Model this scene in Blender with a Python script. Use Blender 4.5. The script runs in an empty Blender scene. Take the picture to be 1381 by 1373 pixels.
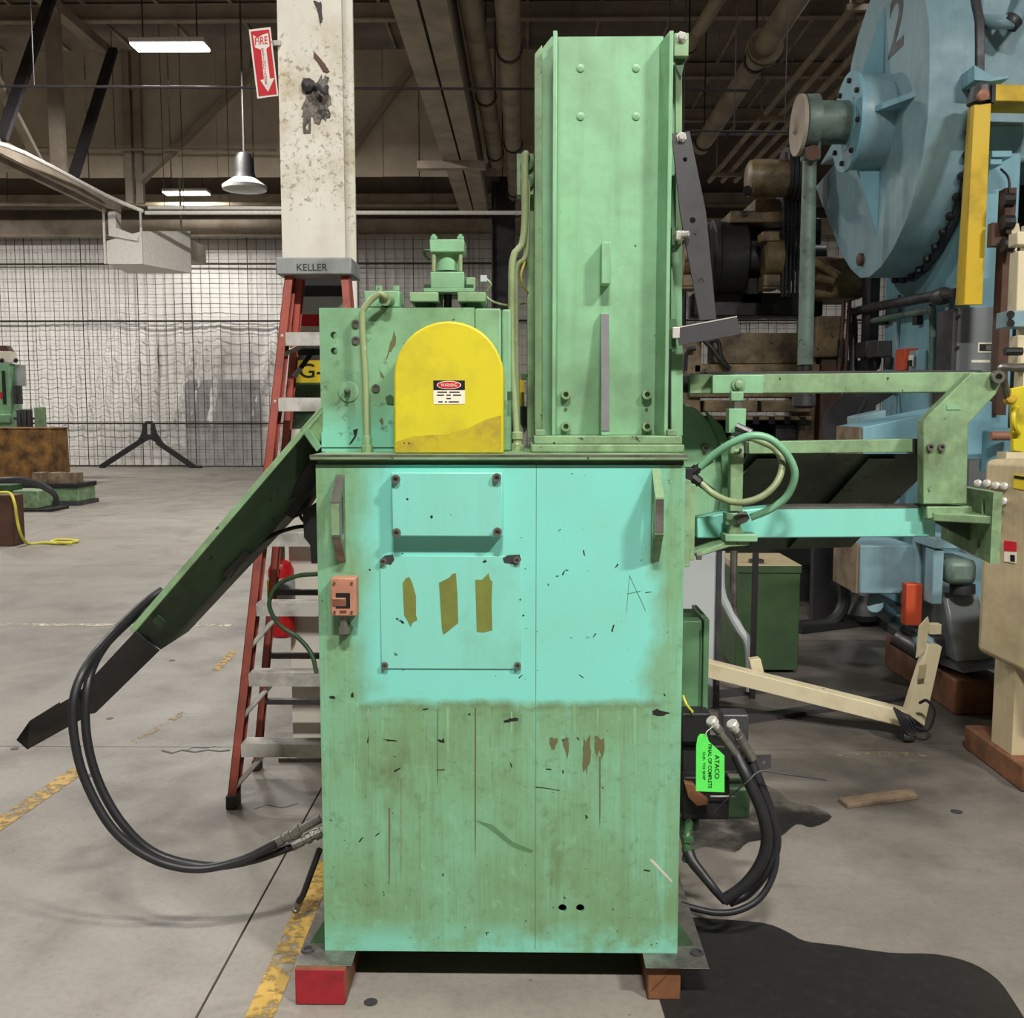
import bpy, bmesh, math, random
from mathutils import Vector as V, Matrix
random.seed(7)
S = bpy.context.scene
COL = S.collection
R = math.radians
# ------------------------------------------------------------------ camera
F, CX, CY = 1340.0, 690.5, 686.5            # focal length in pixels of the 1381 x 1373 frame
PITCH, YAW = R(5.57), R(0.85)
CAM = V((0, 0, 1.7))
cd = bpy.data.cameras.new('camera'); cam = bpy.data.objects.new('camera', cd); COL.objects.link(cam)
cd.sensor_width = 36.0; cd.lens = F / 1381.0 * 36.0; cd.clip_end = 200
cam.location = CAM; cam.rotation_euler = (math.pi / 2 - PITCH, 0, YAW)
S.camera = cam
# ------------------------------------------------------------------ world, exposure
w = bpy.data.worlds.new('world'); S.world = w; w.use_nodes = True
w.node_tree.nodes['Background'].inputs[0].default_value = (.6, .62, .7, 1)
w.node_tree.nodes['Background'].inputs[1].default_value = .05
S.view_settings.view_transform = 'Standard'; S.view_settings.look = 'None'
S.view_settings.gamma = 1.0; S.view_settings.use_curve_mapping = False
S.view_settings.exposure = -0.68
LAMP_Z = 7.7
# x, y, watts: lamps hung under the roof; the last, unseen, is added to brighten the back wall
LAMPS = [(.2, -2.0, 1300), (4.9, -2.0, 1650), (-5.9, 4.2, 220), (-5.9, 11.0, 620), (-5.9, 17.0, 800),
         (-9.4, 28.0, 480), (-13.5, 4.2, 500), (-15.0, 15.0, 800), (-17.0, 25.0, 1200), (4.9, 11.0, 160), (9.3, 22.0, 650)]
# ------------------------------------------------------------------ pixel -> place
_f = V((-math.sin(YAW) * math.cos(PITCH), math.cos(YAW) * math.cos(PITCH), -math.sin(PITCH)))
_r = V((math.cos(YAW), math.sin(YAW), 0)); _u = _r.cross(_f)
def ray(px, py): return _f + _r * ((px - CX) / F) - _u * ((py - CY) / F)
def P(px, py, Y): d = ray(px, py); return CAM + d * ((Y - CAM.y) / d.y)
def PZ(px, py, Z=0.0): d = ray(px, py); return CAM + d * ((Z - CAM.z) / d.z)
def PX(px, py, X): d = ray(px, py); return CAM + d * ((X - CAM.x) / d.x)
# ------------------------------------------------------------------ object helpers
def wloc(o):
    t = V((0, 0, 0))
    while o is not None: t += o.location; o = o.parent
    return t
def tag(o, label=None, cat=None, group=None, kind=None):
    if label: o['label'] = label
    if cat: o['category'] = cat
    if group: o['group'] = group
    if kind: o['kind'] = kind
    return o
def thing(name, label, cat, loc, group=None, kind=None):
    o = bpy.data.objects.new(name, None); COL.objects.link(o); o.location = loc; o.empty_display_size = .1
    return tag(o, label, cat, group, kind)
def place(name, mesh, parent=None, loc=(0, 0, 0), rot=(0, 0, 0), scale=None):
    o = bpy.data.objects.new(name, mesh); COL.objects.link(o); o.parent = parent
    o.location = V(loc) - (wloc(parent) if parent else V((0, 0, 0))); o.rotation_euler = rot
    if scale: o.scale = scale
    return o
def spline(pts, sub=6):
    pts = [V(p) for p in pts]
    if len(pts) < 3: return pts
    e = [pts[0] * 2 - pts[1]] + pts + [pts[-1] * 2 - pts[-2]]; out = []
    for i in range(1, len(e) - 2):
        a, b, c, d = e[i - 1:i + 3]
        for k in range(sub):
            t = k / sub
            out.append(.5 * ((2 * b) + (c - a) * t + (2 * a - 5 * b + 4 * c - d) * t * t + (3 * b - a - 3 * c + d) * t ** 3))
    return out + [pts[-1]]
class MB:
    def __init__(s): s.v = []; s.f = []
    def add(s, vs, fs):
        n = len(s.v); s.v += [V(q) for q in vs]; s.f += [[i + n for i in f] for f in fs]; return s
    def hexa(s, a, b):      # bottom ring a (4), top ring b (4)
        return s.add(list(a) + list(b), [(3, 2, 1, 0), (4, 5, 6, 7), (0, 1, 5, 4), (1, 2, 6, 5), (2, 3, 7, 6), (3, 0, 4, 7)])
    def box(s, x0, x1, y0, y1, z0, z1):
        x0, x1 = sorted((x0, x1)); y0, y1 = sorted((y0, y1)); z0, z1 = sorted((z0, z1))
        return s.hexa([(x0, y0, z0), (x1, y0, z0), (x1, y1, z0), (x0, y1, z0)], [(x0, y0, z1), (x1, y0, z1), (x1, y1, z1), (x0, y1, z1)])
    def pbox(s, x0, y0, x1, y1, Y, d):          # pixel rectangle on the plane Y, d metres deep
        a = P(x0, (y0 + y1) / 2, Y); b = P(x1, (y0 + y1) / 2, Y); t = P((x0 + x1) / 2, y0, Y); q = P((x0 + x1) / 2, y1, Y)
        return s.box(a.x, b.x, Y, Y + d, q.z, t.z)
    def prism(s, pts, d):                        # polygon extruded by vector d
        d = V(d); n = len(pts); a = [V(p) for p in pts]
        return s.add(a + [p + d for p in a], [tuple(range(n)), tuple(range(2 * n - 1, n - 1, -1))] + [(i, i + n, (i + 1) % n + n, (i + 1) % n) for i in range(n)])
    def pprism(s, px, Y, d): return s.prism([P(x, y, Y) for x, y in px], (0, d, 0))
    def bar(s, a, b, w, h, up=(0, 0, 1)):        # rectangular bar from a to b
        a, b = V(a), V(b); t = (b - a).normalized(); r = t.cross(V(up))
        if r.length < 1e-4: r = t.cross(V((0, 1, 0)))
        r.normalize(); u = r.cross(t); r = r * (w / 2); u = u * (h / 2)
        return s.hexa([a - r - u, a + r - u, b + r - u, b - r - u], [a - r + u, a + r + u, b + r + u, b - r + u])
    def tube(s, pts, r, n=10, sub=6, cap=True):
        p = spline(pts, sub) if sub else [V(q) for q in pts]
        m = len(p); rr = r if isinstance(r, (list, tuple)) else [r] * m
        if len(rr) != m: rr = [rr[0] + (rr[-1] - rr[0]) * i / (m - 1) for i in range(m)]
        t = [(p[min(i + 1, m - 1)] - p[max(i - 1, 0)]).normalized() for i in range(m)]
        x = t[0].orthogonal().normalized(); vs = []
        for i in range(m):
            x = (x - t[i] * x.dot(t[i])).normalized(); y = t[i].cross(x)
            vs += [p[i] + (x * math.cos(2 * math.pi * k / n) + y * math.sin(2 * math.pi * k / n)) * rr[i] for k in range(n)]
        fs = [(i * n + k, i * n + (k + 1) % n, (i + 1) * n + (k + 1) % n, (i + 1) * n + k) for i in range(m - 1) for k in range(n)]
        if cap: fs += [tuple(range(n - 1, -1, -1)), tuple(range((m - 1) * n, m * n))]
        return s.add(vs, fs)
    def cyl(s, a, b, r, r2=None, n=20): return s.tube([a, b], [r, r if r2 is None else r2], n, 0)
    def lathe(s, prof, o, axis, n=20):           # prof: (radius, distance along axis)
        ax = V(axis).normalized(); x = ax.orthogonal().normalized(); y = ax.cross(x); o = V(o); vs = []
        for r, a in prof: vs += [o + ax * a + (x * math.cos(2 * math.pi * k / n) + y * math.sin(2 * math.pi * k / n)) * max(r, 1e-5) for k in range(n)]
        m = len(prof)
        fs = [(i * n + k, i * n + (k + 1) % n, (i + 1) * n + (k + 1) % n, (i + 1) * n + k) for i in range(m - 1) for k in range(n)]
        fs += [tuple(range(n - 1, -1, -1)), tuple(range((m - 1) * n, m * n))]
        return s.add(vs, fs)
    def holed(s, outer, holes, d):               # flat polygon with holes, extruded by d
        bm = bmesh.new(); d = V(d); es = []
        for loop in [outer] + holes:
            vs = [bm.verts.new(p) for p in loop]
            es += [bm.edges.new((vs[i], vs[(i + 1) % len(vs)])) for i in range(len(vs))]
        bmesh.ops.triangle_fill(bm, edges=es, use_beauty=True, use_dissolve=False)
        g = bmesh.ops.extrude_face_region(bm, geom=bm.faces[:])
        bmesh.ops.translate(bm, verts=[e for e in g['geom'] if isinstance(e, bmesh.types.BMVert)], vec=d)
        bm.verts.index_update(); s.add([v.co.copy() for v in bm.verts], [[v.index for v in f.verts] for f in bm.faces]); bm.free()
        return s
    def mesh(s, name, m, off=V((0, 0, 0)), smooth=35):
        me = bpy.data.meshes.new(name); me.from_pydata([v - off for v in s.v], [], s.f)
        bm = bmesh.new(); bm.from_mesh(me); bmesh.ops.recalc_face_normals(bm, faces=bm.faces[:]); bm.to_mesh(me); bm.free()
        if m: me.materials.append(m)
        if smooth:
            for q in me.polygons: q.use_smooth = True
            me.set_sharp_from_angle(angle=R(smooth))
        return me
    def build(s, name, m, parent=None, bevel=0, org=None, smooth=35, seg=2):
        off = wloc(parent) if parent else (V(org) if org is not None else V((0, 0, 0)))
        o = bpy.data.objects.new(name, s.mesh(name, m, off, smooth)); COL.objects.link(o)
        o.parent = parent
        if parent is None: o.location = off
        if bevel:
            b = o.modifiers.new('bevel', 'BEVEL'); b.width = bevel; b.segments = seg; b.limit_method = 'ANGLE'; b.angle_limit = R(40)
        return o
def circ(c, r, n=20, ax='y'):
    c = V(c)
    return [c + V((r * math.cos(2 * math.pi * k / n), 0, r * math.sin(2 * math.pi * k / n))) if ax == 'y' else
            c + V((0, r * math.cos(2 * math.pi * k / n), r * math.sin(2 * math.pi * k / n))) for k in range(n)]
_tc = {}
def text(name, s, c, right, up, w, h, m, parent, ex=.0006, bold=.012):
    """flat lettering scaled to w x h metres, centred on c"""
    cu = bpy.data.curves.new('t', 'FONT'); cu.body = s; cu.extrude = 0.0; cu.offset = bold
    cu.space_line = .9; cu.align_x = 'CENTER'
    to = bpy.data.objects.new('t', cu); COL.objects.link(to); bpy.context.view_layer.update()
    me = bpy.data.meshes.new_from_object(to.evaluated_get(bpy.context.evaluated_depsgraph_get()))
    bpy.data.objects.remove(to)
    xs = [v.co.x for v in me.vertices]; ys = [v.co.y for v in me.vertices]
    x0, x1, y0, y1 = min(xs), max(xs), min(ys), max(ys); right = V(right).normalized(); up = V(up).normalized()
    nrm = right.cross(up); c = V(c); off = wloc(parent) if parent else V((0, 0, 0))
    for v in me.vertices:
        q = c + right * ((v.co.x - (x0 + x1) / 2) / (x1 - x0) * w) + up * ((v.co.y - (y0 + y1) / 2) / max(y1 - y0, 1e-6) * h) + nrm * ex
        v.co = q - off
    me.materials.clear(); me.materials.append(m); me.name = name
    o = bpy.data.objects.new(name, me); COL.objects.link(o); o.parent = parent
    return o
# ------------------------------------------------------------------ materials
def C(r, g, b): return tuple((x / 255 / 12.92 if x <= 10 else ((x / 255 + .055) / 1.055) ** 2.4) for x in (r, g, b)) + (1.0,)
class NT:
    def __init__(s, name):
        s.m = bpy.data.materials.new(name); s.m.use_nodes = True; s.t = s.m.node_tree
        s.b = s.t.nodes['Principled BSDF']
    def n(s, t, **kw):
        q = s.t.nodes.new(t)
        for k, v in kw.items(): setattr(q, k, v)
        return q
    def put(s, sock, v):
        if hasattr(v, 'links'): s.t.links.new(v, sock)
        else: sock.default_value = v
    def obj(s): return s.n('ShaderNodeTexCoord').outputs['Object']
    def pos(s): return s.n('ShaderNodeNewGeometry').outputs['Position']
    def map(s, v, sc=(1, 1, 1), loc=(0, 0, 0), rot=(0, 0, 0)):
        q = s.n('ShaderNodeMapping'); s.put(q.inputs[0], v); q.inputs[1].default_value = loc; q.inputs[2].default_value = rot; q.inputs[3].default_value = sc
        return q.outputs[0]
    def noise(s, v, sc=5, det=5, ro=.55, dis=0):
        q = s.n('ShaderNodeTexNoise'); s.put(q.inputs['Vector'], v)
        q.inputs['Scale'].default_value = sc; q.inputs['Detail'].default_value = det; q.inputs['Roughness'].default_value = ro; q.inputs['Distortion'].default_value = dis
        return q.outputs[0]
    def ma(s, op, a, b=0.0, c=None):
        q = s.n('ShaderNodeMath', operation=op); s.put(q.inputs[0], a); s.put(q.inputs[1], b)
        if c is not None: s.put(q.inputs[2], c)
        return q.outputs[0]
    def step(s, v, lo, hi, a=0.0, b=1.0):
        q = s.n('ShaderNodeMapRange'); s.put(q.inputs[0], v)
        for i, x in enumerate((lo, hi, a, b)): q.inputs[i + 1].default_value = x
        return q.outputs[0]
    def mix(s, f, a, b):
        q = s.n('ShaderNodeMix', data_type='RGBA'); s.put(q.inputs[0], f); s.put(q.inputs[6], a); s.put(q.inputs[7], b); return q.outputs[2]
    def xyz(s, v):
        q = s.n('ShaderNodeSeparateXYZ'); s.put(q.inputs[0], v); return q.outputs
    def bump(s, h, st=.2, d=.01):
        q = s.n('ShaderNodeBump'); q.inputs['Strength'].default_value = st; q.inputs['Distance'].default_value = d; s.put(q.inputs['Height'], h)
        s.t.links.new(q.outputs[0], s.b.inputs['Normal'])
    def done(s, col, rough=.5, metal=0.0):
        s.put(s.b.inputs['Base Color'], col); s.put(s.b.inputs['Roughness'], rough); s.put(s.b.inputs['Metallic'], metal); return s.m
def paint(name, col, dark, sc=4, lo=.42, hi=.68, rough=.45, metal=0.0, chip=None, chipsc=45, chipth=.7, streak=0.0, bump=.08, mottle=None):
    """painted or bare surface: base colour, grime patches, optional vertical streaks and chips"""
    t = NT(name); o = t.obj(); n1 = t.noise(o, sc, 6, .62)
    c = t.mix(t.step(n1, lo, hi), col, dark)
    if mottle is not None: c = t.mix(t.step(t.noise(o, sc * 5, 4, .6), .45, .75, 0, .6), c, mottle)
    if streak: c = t.mix(t.step(t.noise(t.map(o, (22, 22, 1.1)), 1.0, 4, .6), .5, .75, 0, streak), c, dark)
    r = t.step(n1, .3, .7, max(rough - .12, .05), min(rough + .15, 1))
    if chip is not None:
        k = t.step(t.noise(o, chipsc, 3, .6), chipth, chipth + .03); c = t.mix(k, c, chip)
    t.bump(t.noise(o, sc * 22, 3, .6), bump, .004)
    return t.done(c, r, metal)
def flat(name, col, rough=.5, metal=0.0, emit=0.0):
    t = NT(name); o = t.obj()
    n = t.noise(o, 14, 4, .6); k = [x * .72 for x in col[:3]] + [1]
    c = t.mix(t.step(n, .4, .75, 0, .55), col, k)
    m = t.done(c, rough, metal)
    if emit: t.b.inputs['Emission Color'].default_value = col; t.b.inputs['Emission Strength'].default_value = emit
    return m
M = {}
CHIP = C(38, 40, 36); OLIVE = C(94, 104, 66)
M['green'] = paint('green_paint', C(134, 184, 144), C(98, 130, 96), 3.2, .42, .74, .42, chip=CHIP, chipsc=38, chipth=.72, streak=.4, bump=.05, mottle=C(118, 156, 118))
M['green_worn'] = paint('worn_green_paint', C(128, 162, 122), C(88, 106, 76), 5.0, .42, .7, .5, chip=CHIP, chipsc=30, chipth=.69, streak=.3, bump=.08, mottle=C(140, 172, 122))
M['turq'] = paint('turquoise_paint', C(126, 202, 186), C(112, 176, 150), 3.5, .5, .75, .38, chip=C(30, 36, 34), chipsc=26, chipth=.7, streak=.2)
M['dgreen'] = paint('dark_green_paint', C(62, 96, 62), C(30, 44, 30), 4.0, .4, .7, .5, chip=C(18, 20, 18), chipsc=24, chipth=.68, streak=.3)
M['boxgreen'] = paint('bottle_green_paint', C(60, 86, 54), C(44, 62, 42), 3.0, .4, .75, .4)
M['encl'] = paint('enclosure_green_paint', C(96, 140, 100), C(64, 96, 68), 3.0, .4, .75, .42, streak=.3)
M['yellow'] = paint('yellow_guard_paint', C(206, 194, 40), C(176, 160, 36), 4.0, .48, .75, .42, chip=C(60, 50, 20), chipsc=30, chipth=.75)
M['yellow2'] = paint('yellow_post_paint', C(216, 182, 34), C(150, 124, 34), 3.0, .5, .8, .5, chip=C(50, 44, 20), chipsc=30, chipth=.72)
M['steel'] = paint('bare_steel', C(148, 146, 140), C(84, 80, 74), 9, .4, .7, .38, .75)
M['dsteel'] = paint('dark_steel', C(84, 84, 86), C(56, 56, 58), 6, .4, .7, .45, .5)
M['chrome'] = flat('bright_zinc', C(214, 212, 204), .25, .35)
M['bolt'] = flat('bolt_steel', C(120, 120, 112), .4, .6)
M['black'] = paint('black_grime', C(28, 28, 28), C(16, 16, 16), 5, .4, .7, .55)
M['rubber'] = paint('black_rubber', C(34, 35, 38), C(22, 22, 24), 6, .4, .7, .45, bump=.03)
M['mach'] = flat('machined_grey_steel', C(112, 112, 114), .6, .2)
M['chute'] = paint('chute_shaded_green', C(54, 72, 52), C(28, 36, 28), 4.0, .4, .7, .5, chip=C(14, 16, 14), chipsc=24, chipth=.66, streak=.3)  # dirty green, darkened further for the shade on downward faces
M['rod'] = paint('aged_rod_paint', C(104, 126, 116), C(64, 76, 70), 5, .4, .7, .5, chip=C(40, 44, 42), chipsc=20, chipth=.66)
M['shell'] = paint('dim_wall_paint', C(112, 106, 98), C(84, 78, 72), .8, .4, .8, .8)
M['skirt'] = paint('grimy_yellow_paint', C(186, 166, 36), C(150, 132, 40), 14, .45, .7, .5, chip=C(60, 50, 20), chipsc=34, chipth=.7)
M['scorch'] = paint('scorched_metal', C(120, 112, 104), C(36, 34, 34), 16, .38, .62, .6, mottle=C(170, 164, 152))
M['hole'] = flat('hole_black', C(8, 8, 8), .9)
M['red'] = paint('red_block_paint', C(150, 28, 40), C(92, 18, 26), 8, .45, .75, .6)
M['wood'] = paint('brown_timber', C(128, 84, 52), C(70, 44, 28), 5, .35, .7, .75, streak=.4)
M['oldwood'] = paint('weathered_timber', C(128, 110, 88), C(76, 62, 48), 6, .4, .7, .8)
M['blue'] = paint('blue_press_paint', C(134, 166, 176), C(102, 134, 146), 2.5, .45, .8, .42, chip=C(40, 48, 50), chipsc=24, chipth=.74, streak=.4)
M['blue2'] = paint('bright_blue_paint', C(128, 176, 190), C(100, 148, 166), 3, .45, .8, .42, streak=.3)
M['beige'] = paint('beige_paint', C(186, 172, 138), C(132, 118, 88), 2.5, .45, .8, .5, streak=.35)
M['oldbeige'] = paint('oily_beige_paint', C(122, 104, 72), C(52, 42, 28), 5, .4, .68, .5, chip=C(24, 20, 16), chipsc=18, chipth=.66, mottle=C(88, 70, 44))
M['brown'] = paint('red_brown_paint', C(92, 62, 48), C(58, 40, 32), 4, .4, .7, .6)
M['cream'] = paint('cream_paint', C(216, 206, 172), C(176, 160, 120), 4, .5, .8, .5, chip=C(70, 60, 44), chipsc=30, chipth=.73)
M['grey'] = paint('grey_cabinet_paint', C(124, 130, 132), C(104, 108, 110), 2, .4, .8, .45)
M['lgrey'] = paint('light_grey_paint', C(178, 186, 186), C(150, 156, 156), 2, .4, .8, .45)
M['white'] = flat('white_enamel', C(226, 224, 216), .4)
M['offwhite'] = flat('label_white', C(230, 226, 206), .5)
M['lblack'] = flat('label_black', C(16, 16, 16), .5)
M['lred'] = flat('label_red', C(196, 30, 44), .45)
M['lyel'] = flat('label_yellow', C(214, 190, 36), .5)
M['lgreen'] = flat('fluorescent_tag_green', C(92, 232, 92), .5)
M['salmon'] = paint('salmon_switch_paint', C(178, 124, 100), C(138, 92, 74), 9, .45, .75, .5)
M['orange'] = flat('orange_paint', C(196, 78, 44), .5)
M['fibre'] = paint('orange_fibreglass', C(168, 84, 70), C(112, 62, 54), 6, .45, .75, .5)
M['alu'] = paint('scuffed_aluminium', C(206, 204, 198), C(140, 136, 128), 10, .42, .72, .42, .12)
M['cap'] = paint('grey_ladder_cap', C(150, 156, 154), C(112, 116, 114), 6, .45, .75, .55)
M['gold'] = paint('dried_adhesive', C(114, 124, 56), C(98, 104, 46), 12, .4, .7, .55)
M['rust'] = paint('rust_stain', C(96, 94, 58), C(92, 100, 66), 20, .4, .7, .7)
M['rustbin'] = paint('rusty_scrap_tub', C(146, 106, 50), C(62, 42, 24), 3, .38, .66, .75, mottle=C(96, 70, 34))
M['extred'] = flat('extinguisher_red', C(188, 30, 34), .3)
M['hosegreen'] = paint('green_hose_paint', C(120, 176, 140), C(96, 132, 100), 6, .45, .75, .4, chip=CHIP, chipsc=30, chipth=.72)
M['tubegreen'] = paint('green_tube_paint', C(142, 158, 116), C(104, 112, 76), 6, .45, .75, .4, chip=C(190, 190, 180), chipsc=30, chipth=.7)
M['steelroof'] = paint('painted_roof_steel', C(166, 154, 138), C(122, 112, 98), 1.5, .4, .8, .7)
M['deck'] = paint('roof_deck_paint', C(132, 120, 108), C(98, 88, 80), .8, .4, .8, .8)
M['curtain'] = paint('curtain_sheet_paint', C(206, 194, 174), C(164, 152, 134), .8, .4, .8, .8)
M['darkiron'] = paint('dark_iron', C(60, 58, 60), C(38, 36, 38), 2, .4, .7, .6)
M['pipe'] = paint('painted_pipe', C(158, 144, 122), C(112, 100, 84), 2, .4, .8, .6)
M['cord'] = flat('yellow_cord', C(206, 196, 70), .5)
M['lamp_off'] = flat('reflector_glass', C(188, 188, 184), .25)
M['tip'] = flat('ladder_rubber', C(70, 70, 68), .7)
# cabinet front: a wiped turquoise field, oily green and drips round and below it
def cabinet_mat(x0, x1, z0, zc, ztop):
    t = NT('cabinet_paint'); o = t.obj(); x, y, z = t.xyz(o)
    nb = t.ma('SUBTRACT', t.noise(o, 7, 5, .6), .5)
    nz = t.ma('MULTIPLY', nb, .16)
    e1 = t.ma('DIVIDE', t.ma('ADD', t.ma('SUBTRACT', x, x0 + .09), nz), .10)
    e2 = t.ma('DIVIDE', t.ma('ADD', t.ma('SUBTRACT', x1 - .05, x), nz), .07)
    e3 = t.ma('DIVIDE', t.ma('ADD', t.ma('SUBTRACT', z, zc), t.ma('MULTIPLY', nb, .05)), .025)
    m = t.ma('MINIMUM', t.ma('MINIMUM', e1, e2), e3)
    m = t.step(m, 0, 1)
    st = t.noise(t.map(o, (26, 26, .9)), 1, 5, .62)
    big = t.noise(o, 2.6, 5, .6)
    dirty = t.mix(t.step(big, .36, .64), C(120, 174, 138), C(112, 150, 108))
    dirty = t.mix(t.step(st, .5, .72, 0, .45), dirty, C(104, 130, 88))
    dirty = t.mix(t.step(t.noise(t.map(o, (14, 14, .8), (3, 1, 0)), 1, 4, .6), .54, .7, 0, .5), dirty, C(126, 198, 172))
    fs_ = t.noise(t.map(o, (150, 150, 5), (1, 2, 3)), 1, 5, .7); dirty = t.mix(t.step(fs_, .5, .75, 0, .45), dirty, C(92, 120, 86))
    sm = t.noise(o, 26, 6, .7, .5); dirty = t.mix(t.step(sm, .55, .72, 0, .6), dirty, C(88, 112, 78)); dirty = t.mix(t.step(sm, .42, .3, 0, .4), dirty, C(136, 192, 160))
    low = t.ma('MULTIPLY', t.step(z, z0 + .10, z0 + .03), t.step(t.noise(o, 9, 5, .65), .38, .56))
    dirty = t.mix(low, dirty, C(122, 194, 170))
    clean = t.mix(t.step(t.noise(o, 3, 5, .6), .45, .8, 0, .7), C(122, 206, 192), C(124, 194, 170))
    c = t.mix(m, dirty, clean)
    mar = t.ma('MULTIPLY', t.step(t.ma('ABSOLUTE', t.ma('ADD', e3, 0)), .9, .0), t.step(t.noise(o, 16, 4, .6), .42, .6, 0, .7))
    mar = t.ma('MULTIPLY', mar, t.step(x, x0 + .06, x0 + .14))
    c = t.mix(mar, c, C(96, 116, 80))
    brown = t.ma('MULTIPLY', t.step(t.noise(t.map(o, (5, 5, 2)), 1, 5, .65), .58, .76, 0, .7), t.ma('SUBTRACT', 1.0, m))
    c = t.mix(brown, c, C(86, 86, 50))
    dots = t.step(t.noise(o, 62, 2, .5), .735, .755); c = t.mix(dots, c, C(30, 40, 36))
    dots2 = t.step(t.noise(t.map(o, (18, 18, 42), (5, 0, 2)), 1, 3, .6), .745, .76); c = t.mix(dots2, c, C(24, 30, 32))
    t.bump(t.noise(o, 60, 3, .6), .06, .004)
    return t.done(c, t.step(big, .3, .7, .32, .5))
def housing_mat(zp):
    t = NT('housing_paint'); o = t.obj(); x, y, z = t.xyz(o); n = t.noise(o, 4, 6, .62)
    c = t.mix(t.step(n, .4, .7), C(126, 172, 134), C(96, 128, 94))
    k = t.step(t.ma('ADD', z, t.ma('MULTIPLY', t.ma('SUBTRACT', n, .5), .12)), zp + .16, zp + .06)
    c = t.mix(t.ma('MULTIPLY', k, .85), c, C(120, 196, 172))
    c = t.mix(t.step(t.noise(o, 28, 4, .65), .62, .7, 0, .6), c, C(70, 84, 58))
    c = t.mix(t.step(t.noise(o, 48, 3, .6), .71, .73), c, CHIP)
    t.bump(t.noise(o, 60, 3, .6), .06, .004); return t.done(c, .45)
def floor_mat():
    t = NT('concrete_floor'); p = t.pos(); x, y, z = t.xyz(p)
    big = t.noise(p, .35, 6, .6); mid = t.noise(p, 1.7, 6, .65); fine = t.noise(p, 38, 4, .7)
    c = t.mix(t.step(big, .35, .65), C(144, 139, 130), C(122, 117, 109))
    c = t.mix(t.step(mid, .5, .72, 0, .6), c, C(96, 91, 85))
    c = t.mix(t.step(t.noise(t.map(p, (.9, .35, 1), (7, 3, 0)), 1, 5, .6, 1.5), .56, .72, 0, .55), c, C(82, 77, 72))
    c = t.mix(t.step(fine, .45, .75, 0, .35), c, C(92, 88, 83))
    c = t.mix(t.step(t.noise(p, 5.5, 3, .5), .74, .79, 0, .7), c, C(70, 67, 64))
    pit = t.ma('MULTIPLY', t.step(t.noise(p, 46, 3, .55), .66, .72), t.step(t.noise(p, 2.2, 4, .6), .48, .62))
    c = t.mix(t.ma('MULTIPLY', pit, .75), c, C(62, 58, 54))
    # patchy mask: the floor to the right is mixed darker
    oil = t.ma('MULTIPLY', t.step(t.ma('ADD', x, t.ma('MULTIPLY', big, .8)), .3, 1.8), t.ma('MULTIPLY', t.step(t.ma('ADD', y, t.ma('MULTIPLY', mid, 1.6)), 4.4, 5.6, .25, 1.0), t.step(t.noise(p, .8, 5, .6, .6), .3, .62, .35, 1.0)))
    c = t.mix(t.ma('MULTIPLY', oil, .92), c, C(56, 52, 47))
    t.bump(t.ma('ADD', fine, t.ma('MULTIPLY', mid, .6)), .12, .006)
    return t.done(c, t.step(mid, .3, .7, .42, .68))
def line_mat(name, col, lo=.7, hi=.86):
    t = NT(name); p = t.pos(); t.done(t.mix(t.step(t.noise(p, 6, 4, .6), .4, .7, 0, .6), col, C(120, 100, 56)), .6)
    k = t.step(t.ma('ADD', t.noise(p, 24, 5, .7), t.ma('MULTIPLY', t.noise(p, 3, 3, .6), .5)), lo, hi, 1, 0)
    t.put(t.b.inputs['Alpha'], k); return t.m
def stain_mat():
    t = NT('oil_stain'); p = t.pos(); t.done(t.mix(t.step(t.noise(p, 30, 4, .7), .5, .8, 0, .5), C(34, 33, 32), C(58, 56, 53)), .5)
    t.put(t.b.inputs['Alpha'], t.step(t.noise(p, 3, 4, .6), .2, .8, .9, .74)); return t.m
def sheet_mat():
    t = NT('white_insulation_sheet'); p = t.pos()
    wr = t.noise(t.map(p, (.34, 1, .2), (0, 0, 0), (0, R(40), 0)), 1.3, 5, .55, .8)
    wr2 = t.noise(t.map(p, (.9, 1, .25), (0, 0, 0), (0, R(50), 0)), 1.2, 4, .55, .6)
    c = t.mix(t.step(wr, .45, .7, 0, .55), C(232, 230, 226), C(196, 193, 188))
    c = t.mix(t.step(t.noise(p, .25, 4, .6), .5, .7, 0, .5), c, C(188, 183, 176))
    t.bump(t.ma('ADD', wr, t.ma('MULTIPLY', wr2, .5)), .7, .2); return t.done(c, .5)
def column_mat():
    t = NT('white_column_paint'); o = t.obj(); x, y, z = t.xyz(o)
    sp = t.noise(o, 34, 5, .7); zone = t.ma('MULTIPLY', t.step(z, 3.9, 3.3), t.step(z, 2.35, 2.7))
    c = t.mix(t.step(t.noise(t.map(o, (3, 3, 1)), 1, 4, .6), .4, .8, 0, .5), C(226, 224, 212), C(190, 184, 166))
    c = t.mix(t.ma('MULTIPLY', t.step(t.ma('ADD', sp, t.ma('MULTIPLY', zone, .2)), .73, .84), .75), c, C(126, 104, 70))
    c = t.mix(t.ma('MULTIPLY', t.step(t.noise(o, 5, 5, .6), .48, .72), t.ma('MULTIPLY', zone, .6)), c, C(170, 150, 112))
    return t.done(c, .5)
M['floor'] = floor_mat(); M['yline'] = line_mat('worn_yellow_line', C(190, 156, 74)); M['fline'] = line_mat('faded_yellow_line', C(176, 150, 90), .58, .74); M['wline'] = line_mat('worn_pale_line', C(206, 200, 180))
M['stain'] = stain_mat(); M['stain2'] = stain_mat(); M['stain2'].node_tree.nodes['Principled BSDF'].inputs['Roughness'].default_value = .35
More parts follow.
